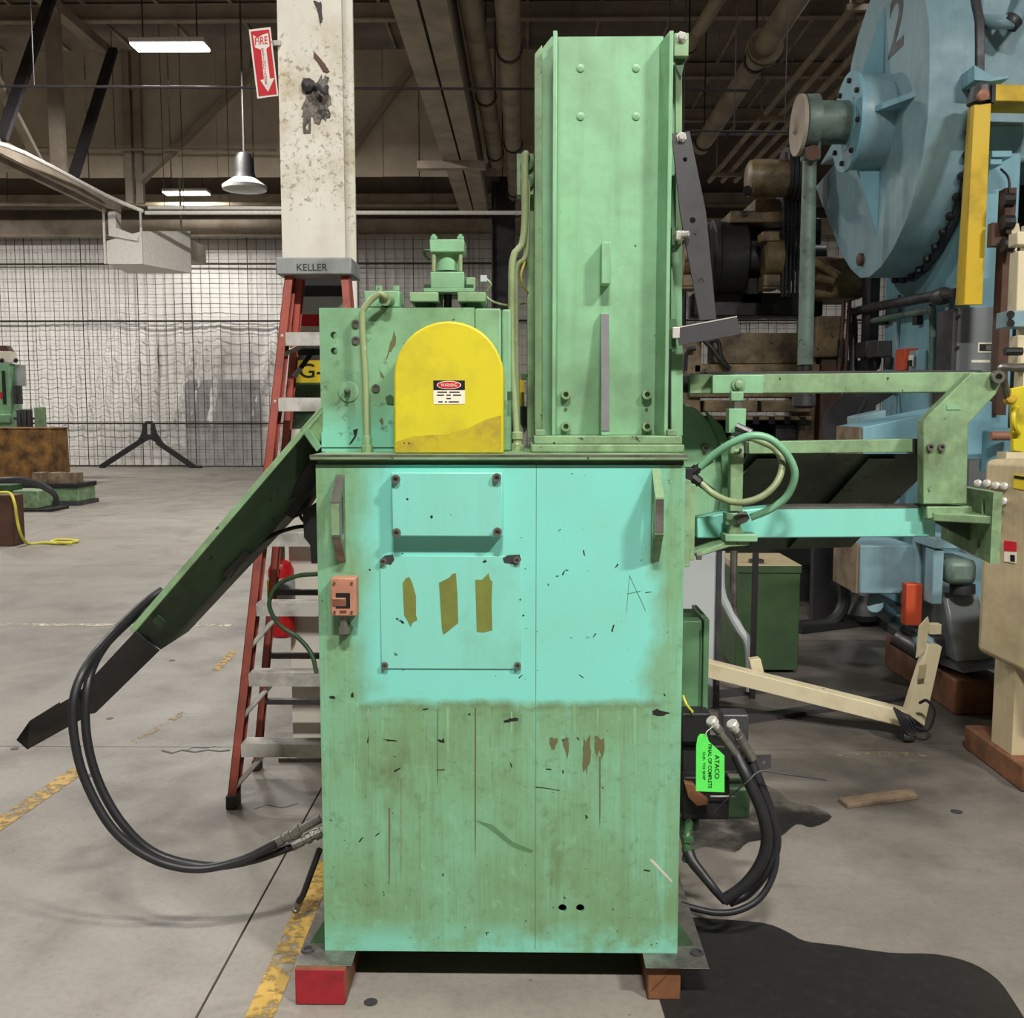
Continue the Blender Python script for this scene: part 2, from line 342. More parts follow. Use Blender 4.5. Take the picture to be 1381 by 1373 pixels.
for n_ in M['stain2'].node_tree.nodes:
    if n_.type == 'MAP_RANGE' and abs(n_.inputs[3].default_value - .9) < .01: n_.inputs[3].default_value = .75; n_.inputs[4].default_value = .1; n_.inputs[1].default_value = .4; n_.inputs[2].default_value = .62
M['sheet'] = sheet_mat(); M['column'] = column_mat()
M['sheet2'] = paint('grey_tarp', C(172, 170, 170), C(140, 138, 138), 2, .4, .7, .5, bump=.3)
M['wire'] = flat('dark_wire', C(52, 46, 42), .6)
M['lens'] = flat('lit_lamp_lens', (1, .98, .95, 1), .4, 0, 18)
# small shared meshes
def socket_bolt(r, h, m, n=14):   # head faces -Y
    return MB().lathe([(r, 0), (r, h), (r * .52, h), (r * .52, h * .35)], (0, 0, 0), (0, -1, 0), n).mesh('socket_bolt', m)
def hex_bolt(r, h, m): return MB().lathe([(r * 1.5, 0), (r * 1.5, h * .2), (r, h * .2), (r, h), (r * .8, h * 1.1)], (0, 0, 0), (0, -1, 0), 6).mesh('hex_bolt', m, smooth=20)
def stud(r, h, m): return MB().lathe([(r, 0), (r, h * .7), (r * .7, h)], (0, 0, 0), (0, -1, 0), 14).mesh('stud', m)
# ================================================================== the hall
X0, X1, YB0, YB1, H = -26.0, 20.0, -12.0, 31.0, 10.0
fl = MB().box(X0, X1, YB0, YB1, -.3, -.02).build('floor', M['hole']); tag(fl, kind='structure')
jx = [X0] + [-.93 + 6 * k for k in range(-4, 4)] + [X1]; jy = [YB0] + [4.9 + 6 * k for k in range(-2, 5)] + [YB1]
g = .004
for i in range(len(jx) - 1):
    for j in range(len(jy) - 1):
        MB().box(jx[i] + g, jx[i + 1] - g, jy[j] + g, jy[j + 1] - g, -.02, 0).build('slab', M['floor'], fl, smooth=0)
def struct(o): return tag(o, kind='structure')
wb = struct(MB().box(X0, X1, YB1, YB1 + .3, -.02, H).build('wall_back', M['deck']))
struct(MB().box(X0 - .3, X0, YB0, YB1, -.02, H).build('wall_left', M['shell']))
struct(MB().box(X1, X1 + .3, YB0, YB1, -.02, H).build('wall_right', M['shell']))
struct(MB().box(X0, X1, YB0 - .3, YB0, -.02, H).build('wall_front', M['shell']))
# white sheets on the back wall: a few big widths, gently billowed
zt = P(200, 318, YB1).z; zb = .05
xs = [X0 + .1, -15.2, -11.4, -7.6, -3.4, .6, 5, 9.5, 14, X1 - .1]
for k in range(len(xs) - 1):
    a, b = xs[k], xs[k + 1]; nx, nz = 30, 48; vs = []; fs = []
    cr = [(random.uniform(.2, 1.3), random.uniform(.25, 1.1), random.uniform(.06, .16), random.uniform(.03, .08)) for _ in range(12)]
    for j in range(nz + 1):
        for i in range(nx + 1):
            u = i / nx; q = j / nz
            d = .05 + .03 * math.sin(u * math.pi) * (1 + .5 * math.sin(q * 5 + k * 2 + u * 4))
            for c0, sl, am, wd in cr:          # slanting creases
                e = abs(u - c0 + sl * (1 - q) * .6) / wd
                if e < 1: d += am * (1 - e) ** 2 * math.sin(math.pi * min(q * 1.4, 1))
            vs.append((a + (b - a) * u, YB1 - min(d, .22), zb + (zt - zb) * q + .06 * math.sin(u * 3 + k) * (q > .97)))
    for j in range(nz):
        for i in range(nx):
            s = j * (nx + 1) + i; fs.append((s, s + 1, s + nx + 2, s + nx + 1))
    MB().add(vs, fs).build('sheet', M['sheet'], wb, smooth=60)
a = P(252, 632, 30.8); b = P(350, 512, 30.8)
MB().box(a.x, b.x, 30.82, 30.86, .03, b.z).build('grey_sheet', M['sheet2'], wb)
mb = MB(); x = X0 + .3; k = 0
while x < X1 - .3:
    w = .005 if k % 6 else .011
    mb.box(x - w, x + w, 30.74, 30.76, .05, zt + .3); x += .285 + random.uniform(-.03, .03); k += 1
z = .25; k = 0
while z < zt:
    mb.box(X0 + .3, X1 - .3, 30.735, 30.755, z - .0045, z + .0045); z += .29; k += 1
tag(mb.build('wire_grid', M['wire'], wb), kind='stuff')
for py in (356, 433, 571):
    z = P(200, py, 30.7).z
    MB().tube([(X0 + .2, 30.72, z), (X1 - .2, 30.72, z)], .03, 6, 0).build('cable', M['wire'], wb)
# roof: deck panels between ribs, purlins under them
ce = struct(MB().box(X0, X1, YB0, YB1, H + .08, H + .3).build('ceiling', M['deck']))
pm = MB().box(-.74, .74, -1.79, 1.79, -.02, .08).mesh('roof_panel', M['deck'], smooth=0)
for i in range(20):
    for j in range(6):
        place('roof_panel', pm, ce, (-15 + 1.5 * i + .75, 8.4 + 3.6 * j, H))
rm = MB().box(-.03, .03, -12, 12, -.06, .02).mesh('roof_rib', M['steelroof'], smooth=0)
for i in range(21): place('roof_rib', rm, ce, (-15 + 1.5 * i, 19, H - .02))
for j in range(7):
    mb = MB(); y = 6.6 + 3.6 * j
    mb.box(X0, X1, y - .08, y + .08, H - .09, H - .06).box(X0, X1, y - .012, y + .012, H - .36, H - .09).box(X0, X1, y - .09, y + .09, H - .39, H - .36)
    mb.build('purlin', M['steelroof'], ce)
# draught curtain of sheet panels hanging across the left bay
cu = thing('draught_curtain', 'brown sheet-metal curtain hung under the roof across the lamp bay', 'partition', (-8, 22.7, 6), kind='structure')
YCU = 22.6; zc0 = P(200, 238, YCU).z
x = -18.0; k = 0
while x < .0:
    w_ = 1.05 if k % 2 else .8
    MB().box(x + .01, x + w_ - .01, YCU + .08 + .03 * (k % 2), YCU + .1 + .03 * (k % 2), zc0, H - .36).build('curtain_panel', M['curtain'], cu); x += w_; k += 1
for px in (172, 186):
    a = P(px, 200, YCU - .1); MB().box(a.x - .08, a.x + .08, YCU - .1, YCU + .02, zc0 - .6, H - .39).build('curtain_post', M['steelroof'], cu)
for pa, pb in (((345, 95), (190, 245)), ((557, 92), (466, 215))):
    MB().bar(P(*pa, YCU - .02), P(*pb, YCU - .02), .1, .24, (0, 1, 0)).build('curtain_brace', M['steelroof'], cu)
# lengthwise roof truss at the left
tr = thing('roof_truss', 'lengthwise roof truss of dark diagonals over pale bottom chord', 'truss', (-9.15, 12, 6.2), kind='structure')
xt, zt0 = -9.15, 6.2
mb = MB()
for dx in (-.16, .16): mb.box(xt + dx - .05, xt + dx + .05, 2, 22.3, zt0 - .12, zt0 + .12)
mb.build('bottom_chord', M['steelroof'], tr)
MB().box(xt - .12, xt + .12, 2, 22.3, H - .6, H - .4).build('top_chord', M['steelroof'], tr)
for y in (10.4, 15.2, 19.84): MB().box(xt - .14, xt + .14, y - .06, y + .06, zt0 + .12, H - .4).build('truss_post', M['steelroof'], tr)
for y0, y1 in ((17.3, 19.4), (20.0, 22.2), (13.0, 15.2)):
    MB().bar((xt + .2, y0, zt0 + .1), (xt + .2, y1, H - .5), .09, .2, (1, 0, 0)).build('diagonal_brace', M['darkiron'], tr)
for y0, y1 in ((10.6, 14.6), (15.2, 19.4)):
    MB().bar((xt - .1, y0, H - .6), (xt - .1, y1, zt0 + .1), .09, .16, (1, 0, 0)).build('diagonal_brace', M['steelroof'], tr)
mb = MB(); mb.bar((xt - .6, 9, 6.35), (xt - .6, 19, 6.35), .5, .35); mb.build('service_trunking', M['steelroof'], tr)
# runway girder down the middle
gr = thing('runway_girder', 'twin-channel steel girder running away under the roof behind the column', 'girder', (-1.35, 15, 6.5), kind='structure')
ga = PZ(525, 0, 6.5); gb = PZ(602, 0, 6.5); ge = PZ(641, 286, 6.5)
for u0, u1 in ((ga.x, (ga.x + gb.x) / 2 - .02), ((ga.x + gb.x) / 2 + .02, gb.x)):
    mb = MB(); mb.box(u0, u1, 4, ge.y, 6.5, 6.54).box(u0, u0 + .03, 4, ge.y, 6.54, 7.2).box(u1 - .03, u1, 4, ge.y, 6.54, 7.2)
    mb.build('girder_channel', M['steelroof'], gr)
for y in (8, 14, 20, ge.y - .2): MB().box(ga.x + .05, gb.x - .05, y - .12, y + .12, 7.2, H - .36).build('hanger_plate', M['steelroof'], gr)
a = PZ(585, 222, 6.45); MB().box(ga.x - .5, gb.x + .15, a.y - .1, a.y + .1, 6.36, 6.5).build('cross_tie', M['steelroof'], gr)
MB().box(gb.x + .1, gb.x + .3, 4, 24, 7.1, 7.4).build('girder_trunking', M['darkiron'], gr)
# header beams in front of the top of the back wall
for n, (py0, py1, Y) in enumerate(((296, 318, 30.2), (262, 280, 30.4))):
    z0, z1 = P(300, py1, Y).z, P(300, py0, Y).z
    struct(MB().box(X0, X1, Y, Y + .12, z0, z1).box(X0, X1, Y - .1, Y + .2, z0 - .02, z0 + .03).build('trim_%d' % (n + 1), M['steelroof']))
# far dark column beyond the girder, at the middle of the hall
fc = thing('far_column', 'dark steel column far off where the girder ends', 'column', (-.4, 25, 0), kind='structure')
a = P(664, 300, 25); b = P(694, 300, 25)
for x in (a.x, b.x): MB().box(x - .02, x + .02, 24.85, 25.2, 0, H - .36).build('flange', M['darkiron'], fc)
MB().box(a.x, b.x, 25.0, 25.03, 0, H - .36).build('web', M['darkiron'], fc)
# ------------------------------------------------------------------ pipes under the roof
def hpipe(name, label, pa, pb, Z, r, m='pipe', group=None, y0=None, clamps=()):
    a, b = PZ(*pa, Z), PZ(*pb, Z)
    if y0 is not None: t = (y0 - a.y) / (b.y - a.y); a = a + (b - a) * t
    o = thing(name, label, 'pipe', ((a.x + b.x) / 2, (a.y + b.y) / 2, Z), group)
    MB().tube([a, b], r, 14, 0).build('pipe', M[m], o)
    for t in clamps:
        c = a + (b - a) * t; mb = MB(); mb.tube([c - (b - a).normalized() * .04, c + (b - a).normalized() * .04], r * 1.15, 14, 0)
        mb.box(c.x - .012, c.x + .012, c.y - .012, c.y + .012, Z + r, H - .05); mb.build('clamp', M['darkiron'], o)
    return o
hpipe('ceiling_pipe', 'thick pale pipe under the roof, ending behind the hanging steel strap', (1072, 0), (945, 198), 7.2, .17, clamps=(.35, .62, .97), y0=8)
a_, b_ = PZ(1072, 0, 7.2), PZ(945, 198, 7.2)
for t in (.22, .24): c = a_ + (b_ - a_) * t; MB().tube([c, c + (b_ - a_).normalized() * .06], .27, 16, 0).build('pipe_flange', M['pipe'], bpy.data.objects['ceiling_pipe'])
hpipe('ceiling_pipe', 'thin pale pipe running toward the tall green tower top', (968, 0), (912, 90), 7.6, .11, clamps=(.5, .9), y0=8)
hpipe('ceiling_pipe', 'long pale pipe right beside the twin-channel girder', (634, 0), (670, 218), 7.0, .16, clamps=(.4, .7, .95), y0=7)
hpipe('ceiling_pipe', 'long pale pipe between the girder and the green tower', (684, 0), (696, 290), 7.0, .17, clamps=(.4, .65, .85, .97), y0=7)
for k in range(5):
    a = PZ(1098 + 0, 80, 7.0); e = PZ(938, 268, 7.0)
    o = thing('conduit', 'pale conduit in the rack of five sloping behind the blue flywheel', 'pipe', (a.x + .3 * k, (a.y + e.y) / 2, 7.0), 'rack of five roof conduits')
    MB().tube([(a.x + .3 * k, 9, 7.0), (e.x + .3 * k, 23.6, 7.0)], .055, 10, 0).build('pipe', M['pipe'], o)
rk = thing('conduit_rack', 'cross bars carrying the five pale roof conduits', 'bracket', (5, 18, 6.9))
for y in (13.5, 18.4, 22.6):
    x = PZ(1098, 80, 7.0).x
    mb = MB().box(x - .2, x + 1.5, y - .04, y + .04, 6.87, 6.945)
    for u in (x - .15, x + 1.45): mb.box(u - .012, u + .012, y - .012, y + .012, 6.945, H - .05)
    mb.build('cross_bar', M['pipe'], rk)
def across(label, pa, pb, Y, r, m='pipe', ang=()):
    a, b = P(*pa, Y), P(*pb, Y); o = thing('cross_conduit', label, 'pipe', (a + b) / 2)
    MB().tube([a, b], r, 8, 0).build('pipe', M[m], o)
    for t in (.1, .5, .9):
        c = a + (b - a) * t; MB().box(c.x - .006, c.x + .006, c.y - .006, c.y + .006, c.z + r, H - .05).build('hanger', M['darkiron'], o)
across('thin dark rod crossing the roof bay above the lit lamp row', (-60, 116), (1010, 122), 14.6, .02, 'darkiron')
across('pale conduit crossing the brown curtain, upper of the pair', (-60, 199), (372, 203), 22.3, .03)
across('bright white conduit passing above the white duct box', (196, 287), (720, 287), 21.6, .045, 'white')
across('white conduit bracketed just above the bright one by the duct box', (200, 280), (420, 281), 21.9, .04, 'white')
across('pale pipe crossing behind the column under the girder tie', (470, 227), (655, 224), 23.5, .07)
across('long beige pipe crossing in front of the back wall header', (-60, 275), (655, 276), 28.5, .06)
across('black wire sagging from the curtain behind the blue conduit wheel', (905, 176), (1075, 178), 12.5, .012, 'darkiron')
# white conduits dropping along the truss to the duct
o = thing('bent_conduit', 'white conduit bent along the truss chord down to the duct box', 'pipe', P(150, 270, 21.5))
MB().tube([P(-40, 185, 15.0), P(30, 205, 17.4), P(140, 262, 21.0), P(193, 285, 21.45)], .04, 8, 3).build('pipe', M['white'], o)
# ------------------------------------------------------------------ lamps
def lamp(x, y, watts, label, group):
    o = thing('high_bay_light', label, 'light', (x, y, LAMP_Z), group)
    MB().box(x - .62, x + .62, y - .2, y + .2, LAMP_Z + .02, LAMP_Z + .1).build('housing', M['white'], o, .01)
    MB().box(x - .6, x + .6, y - .18, y + .18, LAMP_Z - .01, LAMP_Z + .02).build('lens', M['lens'], o)
    for dx in (-.45, .45): MB().box(x + dx - .01, x + dx + .01, y - .01, y + .01, LAMP_Z + .1, H + .08).build('hanger', M['darkiron'], o)
    ld = bpy.data.lights.new('lamp_light', 'AREA'); ld.shape = 'RECTANGLE'; ld.size = 1.2; ld.size_y = .36; ld.energy = watts; ld.color = (1, .955, .9)
    lo = bpy.data.objects.new('lamp_light', ld); COL.objects.link(lo); lo.parent = o; lo.location = (0, 0, -.04)
for x, y, wt in LAMPS:
    if (x, y) == (-5.9, 17.0): lamp(x, y, wt, 'lit strip lamp shining in front of the brown curtain', None)
    elif (x, y) == (-9.4, 28.0): lamp(x, y, wt, 'lit strip lamp far off beside the dead bell lamp', None)
    else: lamp(x, y, wt, 'lit strip lamp hung overhead from the roof deck', 'lamps overhead')  # the added back-wall lamp behind the flywheel shares this label
bl = P(330, 256, 18); o = thing('bell_lamp', 'unlit bell lamp with dark finned cap and grey glass', 'light', bl)
r = (P(360, 256, 18).x - P(300, 256, 18).x) / 2
MB().lathe([(r * .55, -.02), (r * .97, .0), (r, .06), (r * .5, .2)], bl, (0, 0, 1), 24).build('reflector', M['lamp_off'], o)
MB().lathe([(r * .55, .18), (r * .45, .3), (r * .42, .52), (r * .3, .62), (r * .06, .66)], bl, (0, 0, 1), 16).build('cap', M['black'], o)
MB().box(bl.x - .012, bl.x + .012, bl.y - .012, bl.y + .012, bl.z + .62, H - .05).build('hanger', M['darkiron'], o)
# ------------------------------------------------------------------ hanging duct box
Y = 22.0; dl = P(180, 330, Y); o = thing('duct_box', 'white hanging air duct box with elbow below the truss end', 'duct', dl)
a = P(145, 355, Y); b = P(191, 314, Y); c = P(219, 330, Y)
q0, q1 = P(145, 356, Y), P(192, 354, Y)
mb = MB(); top = P(150, 306, Y).z
mb.hexa([V((q0.x, Y, q0.z)), V((q1.x, Y, q0.z)), V((c.x + .25, Y + 1.1, q0.z - .05)), V((q0.x, Y + 1.1, q0.z - .05))],
        [V((q0.x, Y, P(150, 325, Y).z)), V((q1.x, Y, P(190, 312, Y).z)), V((c.x + .25, Y + 1.1, top + .1)), V((q0.x, Y + 1.1, top))])
mb.build('duct_body', M['white'], o)
mb = MB(); mb.pbox(146, 285, 156, 318, Y - .05, .3); mb.pprism([(148, 304), (186, 318), (186, 325), (148, 318)], Y - .06, .5); mb.build('elbow', M['white'], o)
for px in (140, 190): u = P(px, 300, Y); MB().box(u.x - .02, u.x + .02, Y - .02, Y + .02, q0.z, 6.1).build('hanger', M['white'], o)
# far horizontal lumber/trunking right of duct
o = thing('duct_run', 'grey duct trunk running to the wall behind the duct box', 'duct', P(250, 335, 26))
MB().bar(P(222, 326, 24), P(268, 344, 29), .4, .5).build('trunk', M['steelroof'], o)
u = P(245, 330, 26); MB().box(u.x - .02, u.x + .02, u.y - .02, u.y + .02, u.z, H - .05).build('hanger', M['steelroof'], o)
# ------------------------------------------------------------------ floor markings
def fline(px, name, m, w=None):
    o = MB(); pts = [PZ(*p) for p in px]; o.prism([V((p.x, p.y, .0012)) for p in pts], (0, 0, .0008)); return struct(o.build(name, m, smooth=0))
ya, yb = PZ(343, 1365), PZ(414, 1200)
xl = PZ(350, 1355).x
fline([(330, 1373), (369, 1373), (436, 1207), (436, 1160), (425, 1165)], 'floor_marking', M['yline'])
fline([(978, 1373), (1020, 1373), (975, 1240), (948, 1240)], 'floor_marking', M['yline'])
fline([(-10, 1128), (-10, 1108), (98, 1035), (112, 1044)], 'floor_marking', M['yline'])
fline([(176, 1000), (184, 1003), (252, 962), (245, 960)], 'floor_marking', M['fline'])
fline([(285, 905), (296, 905), (320, 880), (312, 876)], 'floor_marking', M['yline'])
fline([(-10, 844), (-10, 841), (312, 842), (312, 845)], 'floor_marking', M['wline'])
fline([(1130, 1020), (1130, 1015), (1240, 1016), (1250, 1020)], 'floor_marking', M['fline'])
for x, y, r in ((122, 1046, .022), (148, 969, .02), (232, 891, .022), (20, 1010, .02), (1290, 1095, .025), (500, 1352, .02)):
    q = PZ(x, y); struct(MB().lathe([(r, 0), (r, .0008)], (q.x, q.y, .001), (0, 0, 1), 16).build('floor_plug', M['darkiron']))
def crack(px, w=.006):
    m_ = MB(); q = [PZ(*p) for p in px]
    for a, b in zip(q, q[1:]): m_.prism([V((a.x, a.y - w * random.random(), .0014)), V((b.x, b.y - w * random.random(), .0014)), V((b.x, b.y + w, .0014)), V((a.x, a.y + w, .0014))], (0, 0, .0005))
    struct(m_.build('floor_crack', M['darkiron'], smooth=0))
crack([(218, 1013), (232, 1016), (246, 1012), (262, 1015), (280, 1012), (296, 1014), (310, 1012)], .012)
crack([(252, 1012), (262, 1008), (278, 1009), (292, 1007)], .006)
crack([(342, 1092), (360, 1086), (380, 1090), (402, 1084)], .004)
ed = [(902, 1236), (960, 1240), (1030, 1246), (1062, 1258), (1085, 1270), (1130, 1276), (1200, 1286), (1262, 1288), (1310, 1300), (1345, 1322), (1366, 1350), (1385, 1380)]
pts = spline([PZ(*p) for p in ed], 3); pts += [PZ(1300, 1480), PZ(1000, 1500), PZ(905, 1400), PZ(890, 1350)]
struct(MB().prism([V((p.x, p.y, .0024)) for p in pts], (0, 0, .0006)).build('oil_stain', M['stain'], smooth=0))
pts = spline([PZ(*p) for p in ((925, 1070), (950, 1052), (985, 1062), (1010, 1050), (1050, 1068), (1066, 1082), (1098, 1088), (1122, 1102), (1096, 1116), (1074, 1112), (1050, 1130), (1010, 1136), (990, 1150), (950, 1142), (925, 1150), (915, 1110), (925, 1070))], 3)[:-1]
struct(MB().prism([V((p.x, p.y, .0012)) for p in pts], (0, 0, .0006)).build('oil_stain', M['stain2'], smooth=0))
# ------------------------------------------------------------------ white building column
YC = 4.75
cl = P(377, 172, YC); cr = P(463, 172, YC); xc = (cl.x + cr.x) / 2
co = thing('building_column', 'white painted steel column with scorched patch, behind the stepladder', 'column', (xc, YC + .15, 0))
MB().box(cl.x, cr.x, YC, YC + .02, 0, H - .36).build('front_flange', M['column'], co)
MB().box(cl.x, cr.x, YC + .3, YC + .32, 0, H - .36).build('rear_flange', M['column'], co)
MB().box(xc - .008, xc + .008, YC + .02, YC + .3, 0, H - .36).build('web', M['column'], co)
MB().box(cl.x - .06, cr.x + .06, YC - .06, YC + .38, 0, .02).build('base_plate', M['steel'], co)
def cband(y0, y1, m, x0=392, x1=475, t=.003): return MB().box(P(x0, (y0 + y1) / 2, YC).x, cr.x, YC - t, YC, P(430, y1, YC).z, P(430, y0, YC).z).build('paint_band', M[m], co)
cband(376, 400, 'black'); cband(400, 424, 'lgrey'); cband(424, 440, 'lred'); cband(456, 486, 'darkiron'); cband(516, 578, 'dgreen')
yb_ = cband(486, 516, 'lyel')
c = P(427, 500, YC - .004); text('bay_number', 'G-3', c, (1, 0, 0), (0, 0, 1), .165, .068, M['lblack'], yb_)
# scorched knob of torn paint and hooks on the column
def pblob(px, Y, m, name, parent, d=.004):
    cx, cy = sum(p[0] for p in px) / len(px), sum(p[1] for p in px) / len(px); q = []
    for k in range(len(px)):
        a, b = px[k], px[(k + 1) % len(px)]
        for t in (0, .25, .5, .75):
            s = random.uniform(.78, 1.1); q.append((cx + (a[0] + (b[0] - a[0]) * t - cx) * s, cy + (a[1] + (b[1] - a[1]) * t - cy) * s))
    return MB().pprism(q, Y, d).build(name, m, parent)
pblob([(408, 108), (414, 102), (426, 106), (440, 100), (446, 112), (444, 130), (448, 150), (440, 164), (428, 166), (420, 160), (412, 170), (408, 176), (407, 150), (410, 130)], YC - .004, M['scorch'], 'scorched_patch', co)
pblob([(420, 64), (440, 88), (446, 98), (436, 96), (424, 78)], YC - .005, M['brown'], 'torn_paint', co)
pblob([(422, 0), (433, 2), (436, 26), (432, 34), (428, 14)], YC - .004, M['darkiron'], 'scuff_mark', co)
mb = MB(); a = P(416, 116, YC); mb.lathe([(.016, 0), (.03, .005), (.03, .02), (.012, .035)], (a.x, YC, a.z), (0, -1, 0), 12)
mb.build('hook', M['dsteel'], co); a = P(425, 120, YC); MB().tube([(a.x, YC, a.z), (a.x + .02, YC - .05, a.z), (a.x + .05, YC - .05, a.z - .03), (a.x + .06, YC - .03, a.z)], .012, 8, 4).build('hook', M['dsteel'], co)
MB().holed([P(*p, YC - .006) for p in ((409, 148), (419, 148), (419, 179), (409, 179))], [[P(*p, YC - .006) for p in ((412, 160), (416, 160), (416, 175), (412, 175))]], (0, .006, 0)).build('hasp', M['steel'], co)
# fire sign on a bracket
sg = thing('fire_sign', 'red and white fire extinguisher arrow sign bracketed to the column', 'sign', P(356, 85, YC - .1))
YS = 4.7
MB().pprism([(335.5, 40), (364.5, 36.5), (375.5, 129), (347, 133)], YS, .003).build('sign_back', M['white'], sg)
MB().pprism([(338, 42.5), (363, 39.5), (373.3, 127), (349, 130)], YS - .001, .001).build('red_field', M['lred'], sg)
MB().pprism([(341, 47), (347, 51), (355, 46.5), (361.5, 44.5), (363.5, 62), (359, 66), (364, 106), (370, 105), (361.5, 124), (351, 108), (356, 107), (352, 67), (344, 64)], YS - .002, .001).build('white_arrow', M['white'], sg)
up = (P(350, 40, YS) - P(356, 130, YS)).normalized(); rt = (P(363, 40, YS) - P(338, 43, YS)).normalized()
text('sign_word', 'FIRE', P(352.4, 55, YS - .0022), rt, up, .058, .034, M['lred'], sg)
for k, ch in enumerate('EXTINGUISHER'):
    y = 67 + k * 4.1; text('sign_letter', ch, P(354.3 + (y - 67) * .108, y, YS - .0022), rt, up, .012 if ch != 'I' else .003, .0115, M['lred'], sg)
MB().bar(P(366, 58, YS), P(376, 58, YC + .005), .03, .02).build('bracket', M['alu'], sg)
# ================================================================== the green machine
YF = 2.80
xL, xR = P(432, 955, YF).x, P(919, 955, YF).x
zB, zT = P(680, 1284, YF).z, P(680, 627, YF).z
zP = P(680, 613.5, 2.78).z                          # top of the table plate
xm = (xL + xR) / 2
RT = thing('hydraulic_machine', 'tall worn green hydraulic machine with yellow arched guard, standing on timber blocks', 'machine', (xm, 3.2, 0))
zc_ = P(680, 952, YF).z
M['cab'] = cabinet_mat(xL - xm, xR - xm, zB, zc_, zT)
SB = socket_bolt(.0125, .012, M['bolt']); SBg = socket_bolt(.0135, .014, M['green_worn']); SBs = socket_bolt(.006, .005, M['bolt'])
def bolt(mesh, px, py, Y, parent, name='bolt', rot=(0, 0, 0), scale=None):
    p = P(px, py, Y); return place(name, mesh, parent, p, rot, scale)
def chip(px, Y=YF, par=None, s=.72, nm='paint_chip', m='black'):
    cx, cy = sum(p[0] for p in px) / len(px), sum(p[1] for p in px) / len(px); q = []
    for k in range(len(px)):
        a, b = px[k], px[(k + 1) % len(px)]
        for t in (0, .33, .66):
            q.append((cx + (a[0] + (b[0] - a[0]) * t - cx) * s * random.uniform(.8, 1.15), cy + (a[1] + (b[1] - a[1]) * t - cy) * s * random.uniform(.7, 1.15)))
    return MB().pprism(q, Y - .0005, .0005).build(nm, M[m], par or CAB)
# cabinet with its two drain holes bored through the front sheet
h1, h2 = P(758.5, 1225, YF), P(782.5, 1225, YF)
cab = MB()
cab.holed([V((xL, YF, zB)), V((xR, YF, zB)), V((xR, YF, zT)), V((xL, YF, zT))], [circ(h1, .0125), circ(h2, .0125)], (0, .012, 0))
CAB = cab.build('cabinet_front', M['cab'], RT, smooth=0)
mb = MB(); mb.box(xL, xL + .012, YF + .012, 3.55, zB, zT).box(xR - .012, xR, YF + .012, 3.55, zB, zT).box(xL, xR, 3.538, 3.55, zB, zT).box(xL, xR, YF + .03, 3.55, zB, zB + .012)
mb.build('cabinet_sides', M['green_worn'], RT, .003)
a = P(723, 800, YF); MB().box(a.x - .0008, a.x + .0008, YF - .0006, YF + .001, zB + .01, zT).build('seam', M['encl'], CAB)
pl = MB(); p0 = P(417, 620, 2.78); p1 = P(929, 620, 2.78); pl.box(p0.x, p1.x, 2.78, 3.6, P(680, 621, 2.78).z, zP)
PLT = pl.build('table_plate', M['green_worn'], RT, .004)
MB().box(p0.x + .002, p1.x - .002, 2.7793, 2.783, zP - .006, zP + .0006).build('worn_edge', M['steel'], PLT)
MB().box(xL + .004, xR - .004, YF + .006, 3.54, zT, P(680, 621, 2.78).z).build('under_lip_shade', M['dgreen'], RT)  # dark green stands in for the shade in the gap under the plate
# covers on the front
cv = MB().pbox(528, 637, 678, 724, YF - .04, .04).build('cover_box', M['turq'], RT, .004)
for x, y in ((534, 646), (670, 644), (535, 718), (671, 717)): bolt(SB, x, y, YF - .04, cv)
cp = MB().pbox(513.5, 750, 703, 902, YF - .004, .004).build('access_panel', M['turq'], RT, .001)
for x, y in ((517, 757), (697, 755), (519, 897), (698, 897)): bolt(SB, x, y, YF - .004, cp, scale=(.8, .8, .8))
for x0, x1 in ((514, 530), (678, 701)): MB().pprism([(x0, 753), (x0 + 6, 749), (x1, 748), (x1 + 2, 755), (x1 - 3, 762), (x0 + 2, 759)], YF - .0048, .0008).build('bare_patch', M['dsteel'], cp)
for n, px in enumerate(([(543, 787), (547, 780), (552, 778), (556, 786), (561, 804), (561, 830), (563, 836), (556, 840), (554, 846), (549, 836), (545, 830)],
           [(592, 786), (606, 779), (610, 774), (615, 773), (617, 802), (618, 840), (606, 850), (598, 856), (596, 848)],
           [(641, 782), (650, 782), (656, 776), (659, 773), (661, 782), (664, 784), (663, 812), (664, 850), (652, 853), (643, 852)])):
    MB().pprism(px, YF - .0048, .0008).build('adhesive_mark', M['gold'], cp)
for px in ([(740, 995), (752, 994), (754, 1000), (748, 1010), (744, 1012), (740, 1002)], [(758, 994), (767, 994), (768, 1006), (765, 1030), (762, 1012), (758, 1002)],
           [(787, 992), (796, 992), (797, 1012), (796, 1030), (791, 1046), (786, 1040), (785, 1015)], [(801, 993), (815, 992), (816, 1015), (812, 1024), (808, 1012), (804, 1026), (802, 1010)]):
    chip(px, YF, CAB, .95, 'rust_run', 'rust')
for px in ([(513, 996), (537, 998), (540, 1001), (520, 1000)], [(587, 996), (596, 998), (600, 994), (602, 1003), (590, 1002)], [(674, 972), (688, 968), (703, 966), (702, 972), (688, 975), (676, 977)],
           [(529, 1040), (543, 1032), (541, 1037), (531, 1043)], [(717, 1059), (760, 1066), (760, 1068), (717, 1061)], [(875, 958), (884, 954), (897, 958), (912, 962), (900, 966), (884, 968), (876, 964)],
           [(442, 939), (452, 937), (454, 943), (444, 944)], [(472, 935), (477, 931), (478, 941), (473, 943)], [(686, 1024), (690, 1030), (692, 1037), (689, 1036)], [(586, 1038), (602, 1037), (602, 1039), (588, 1040)]):
    chip(px)
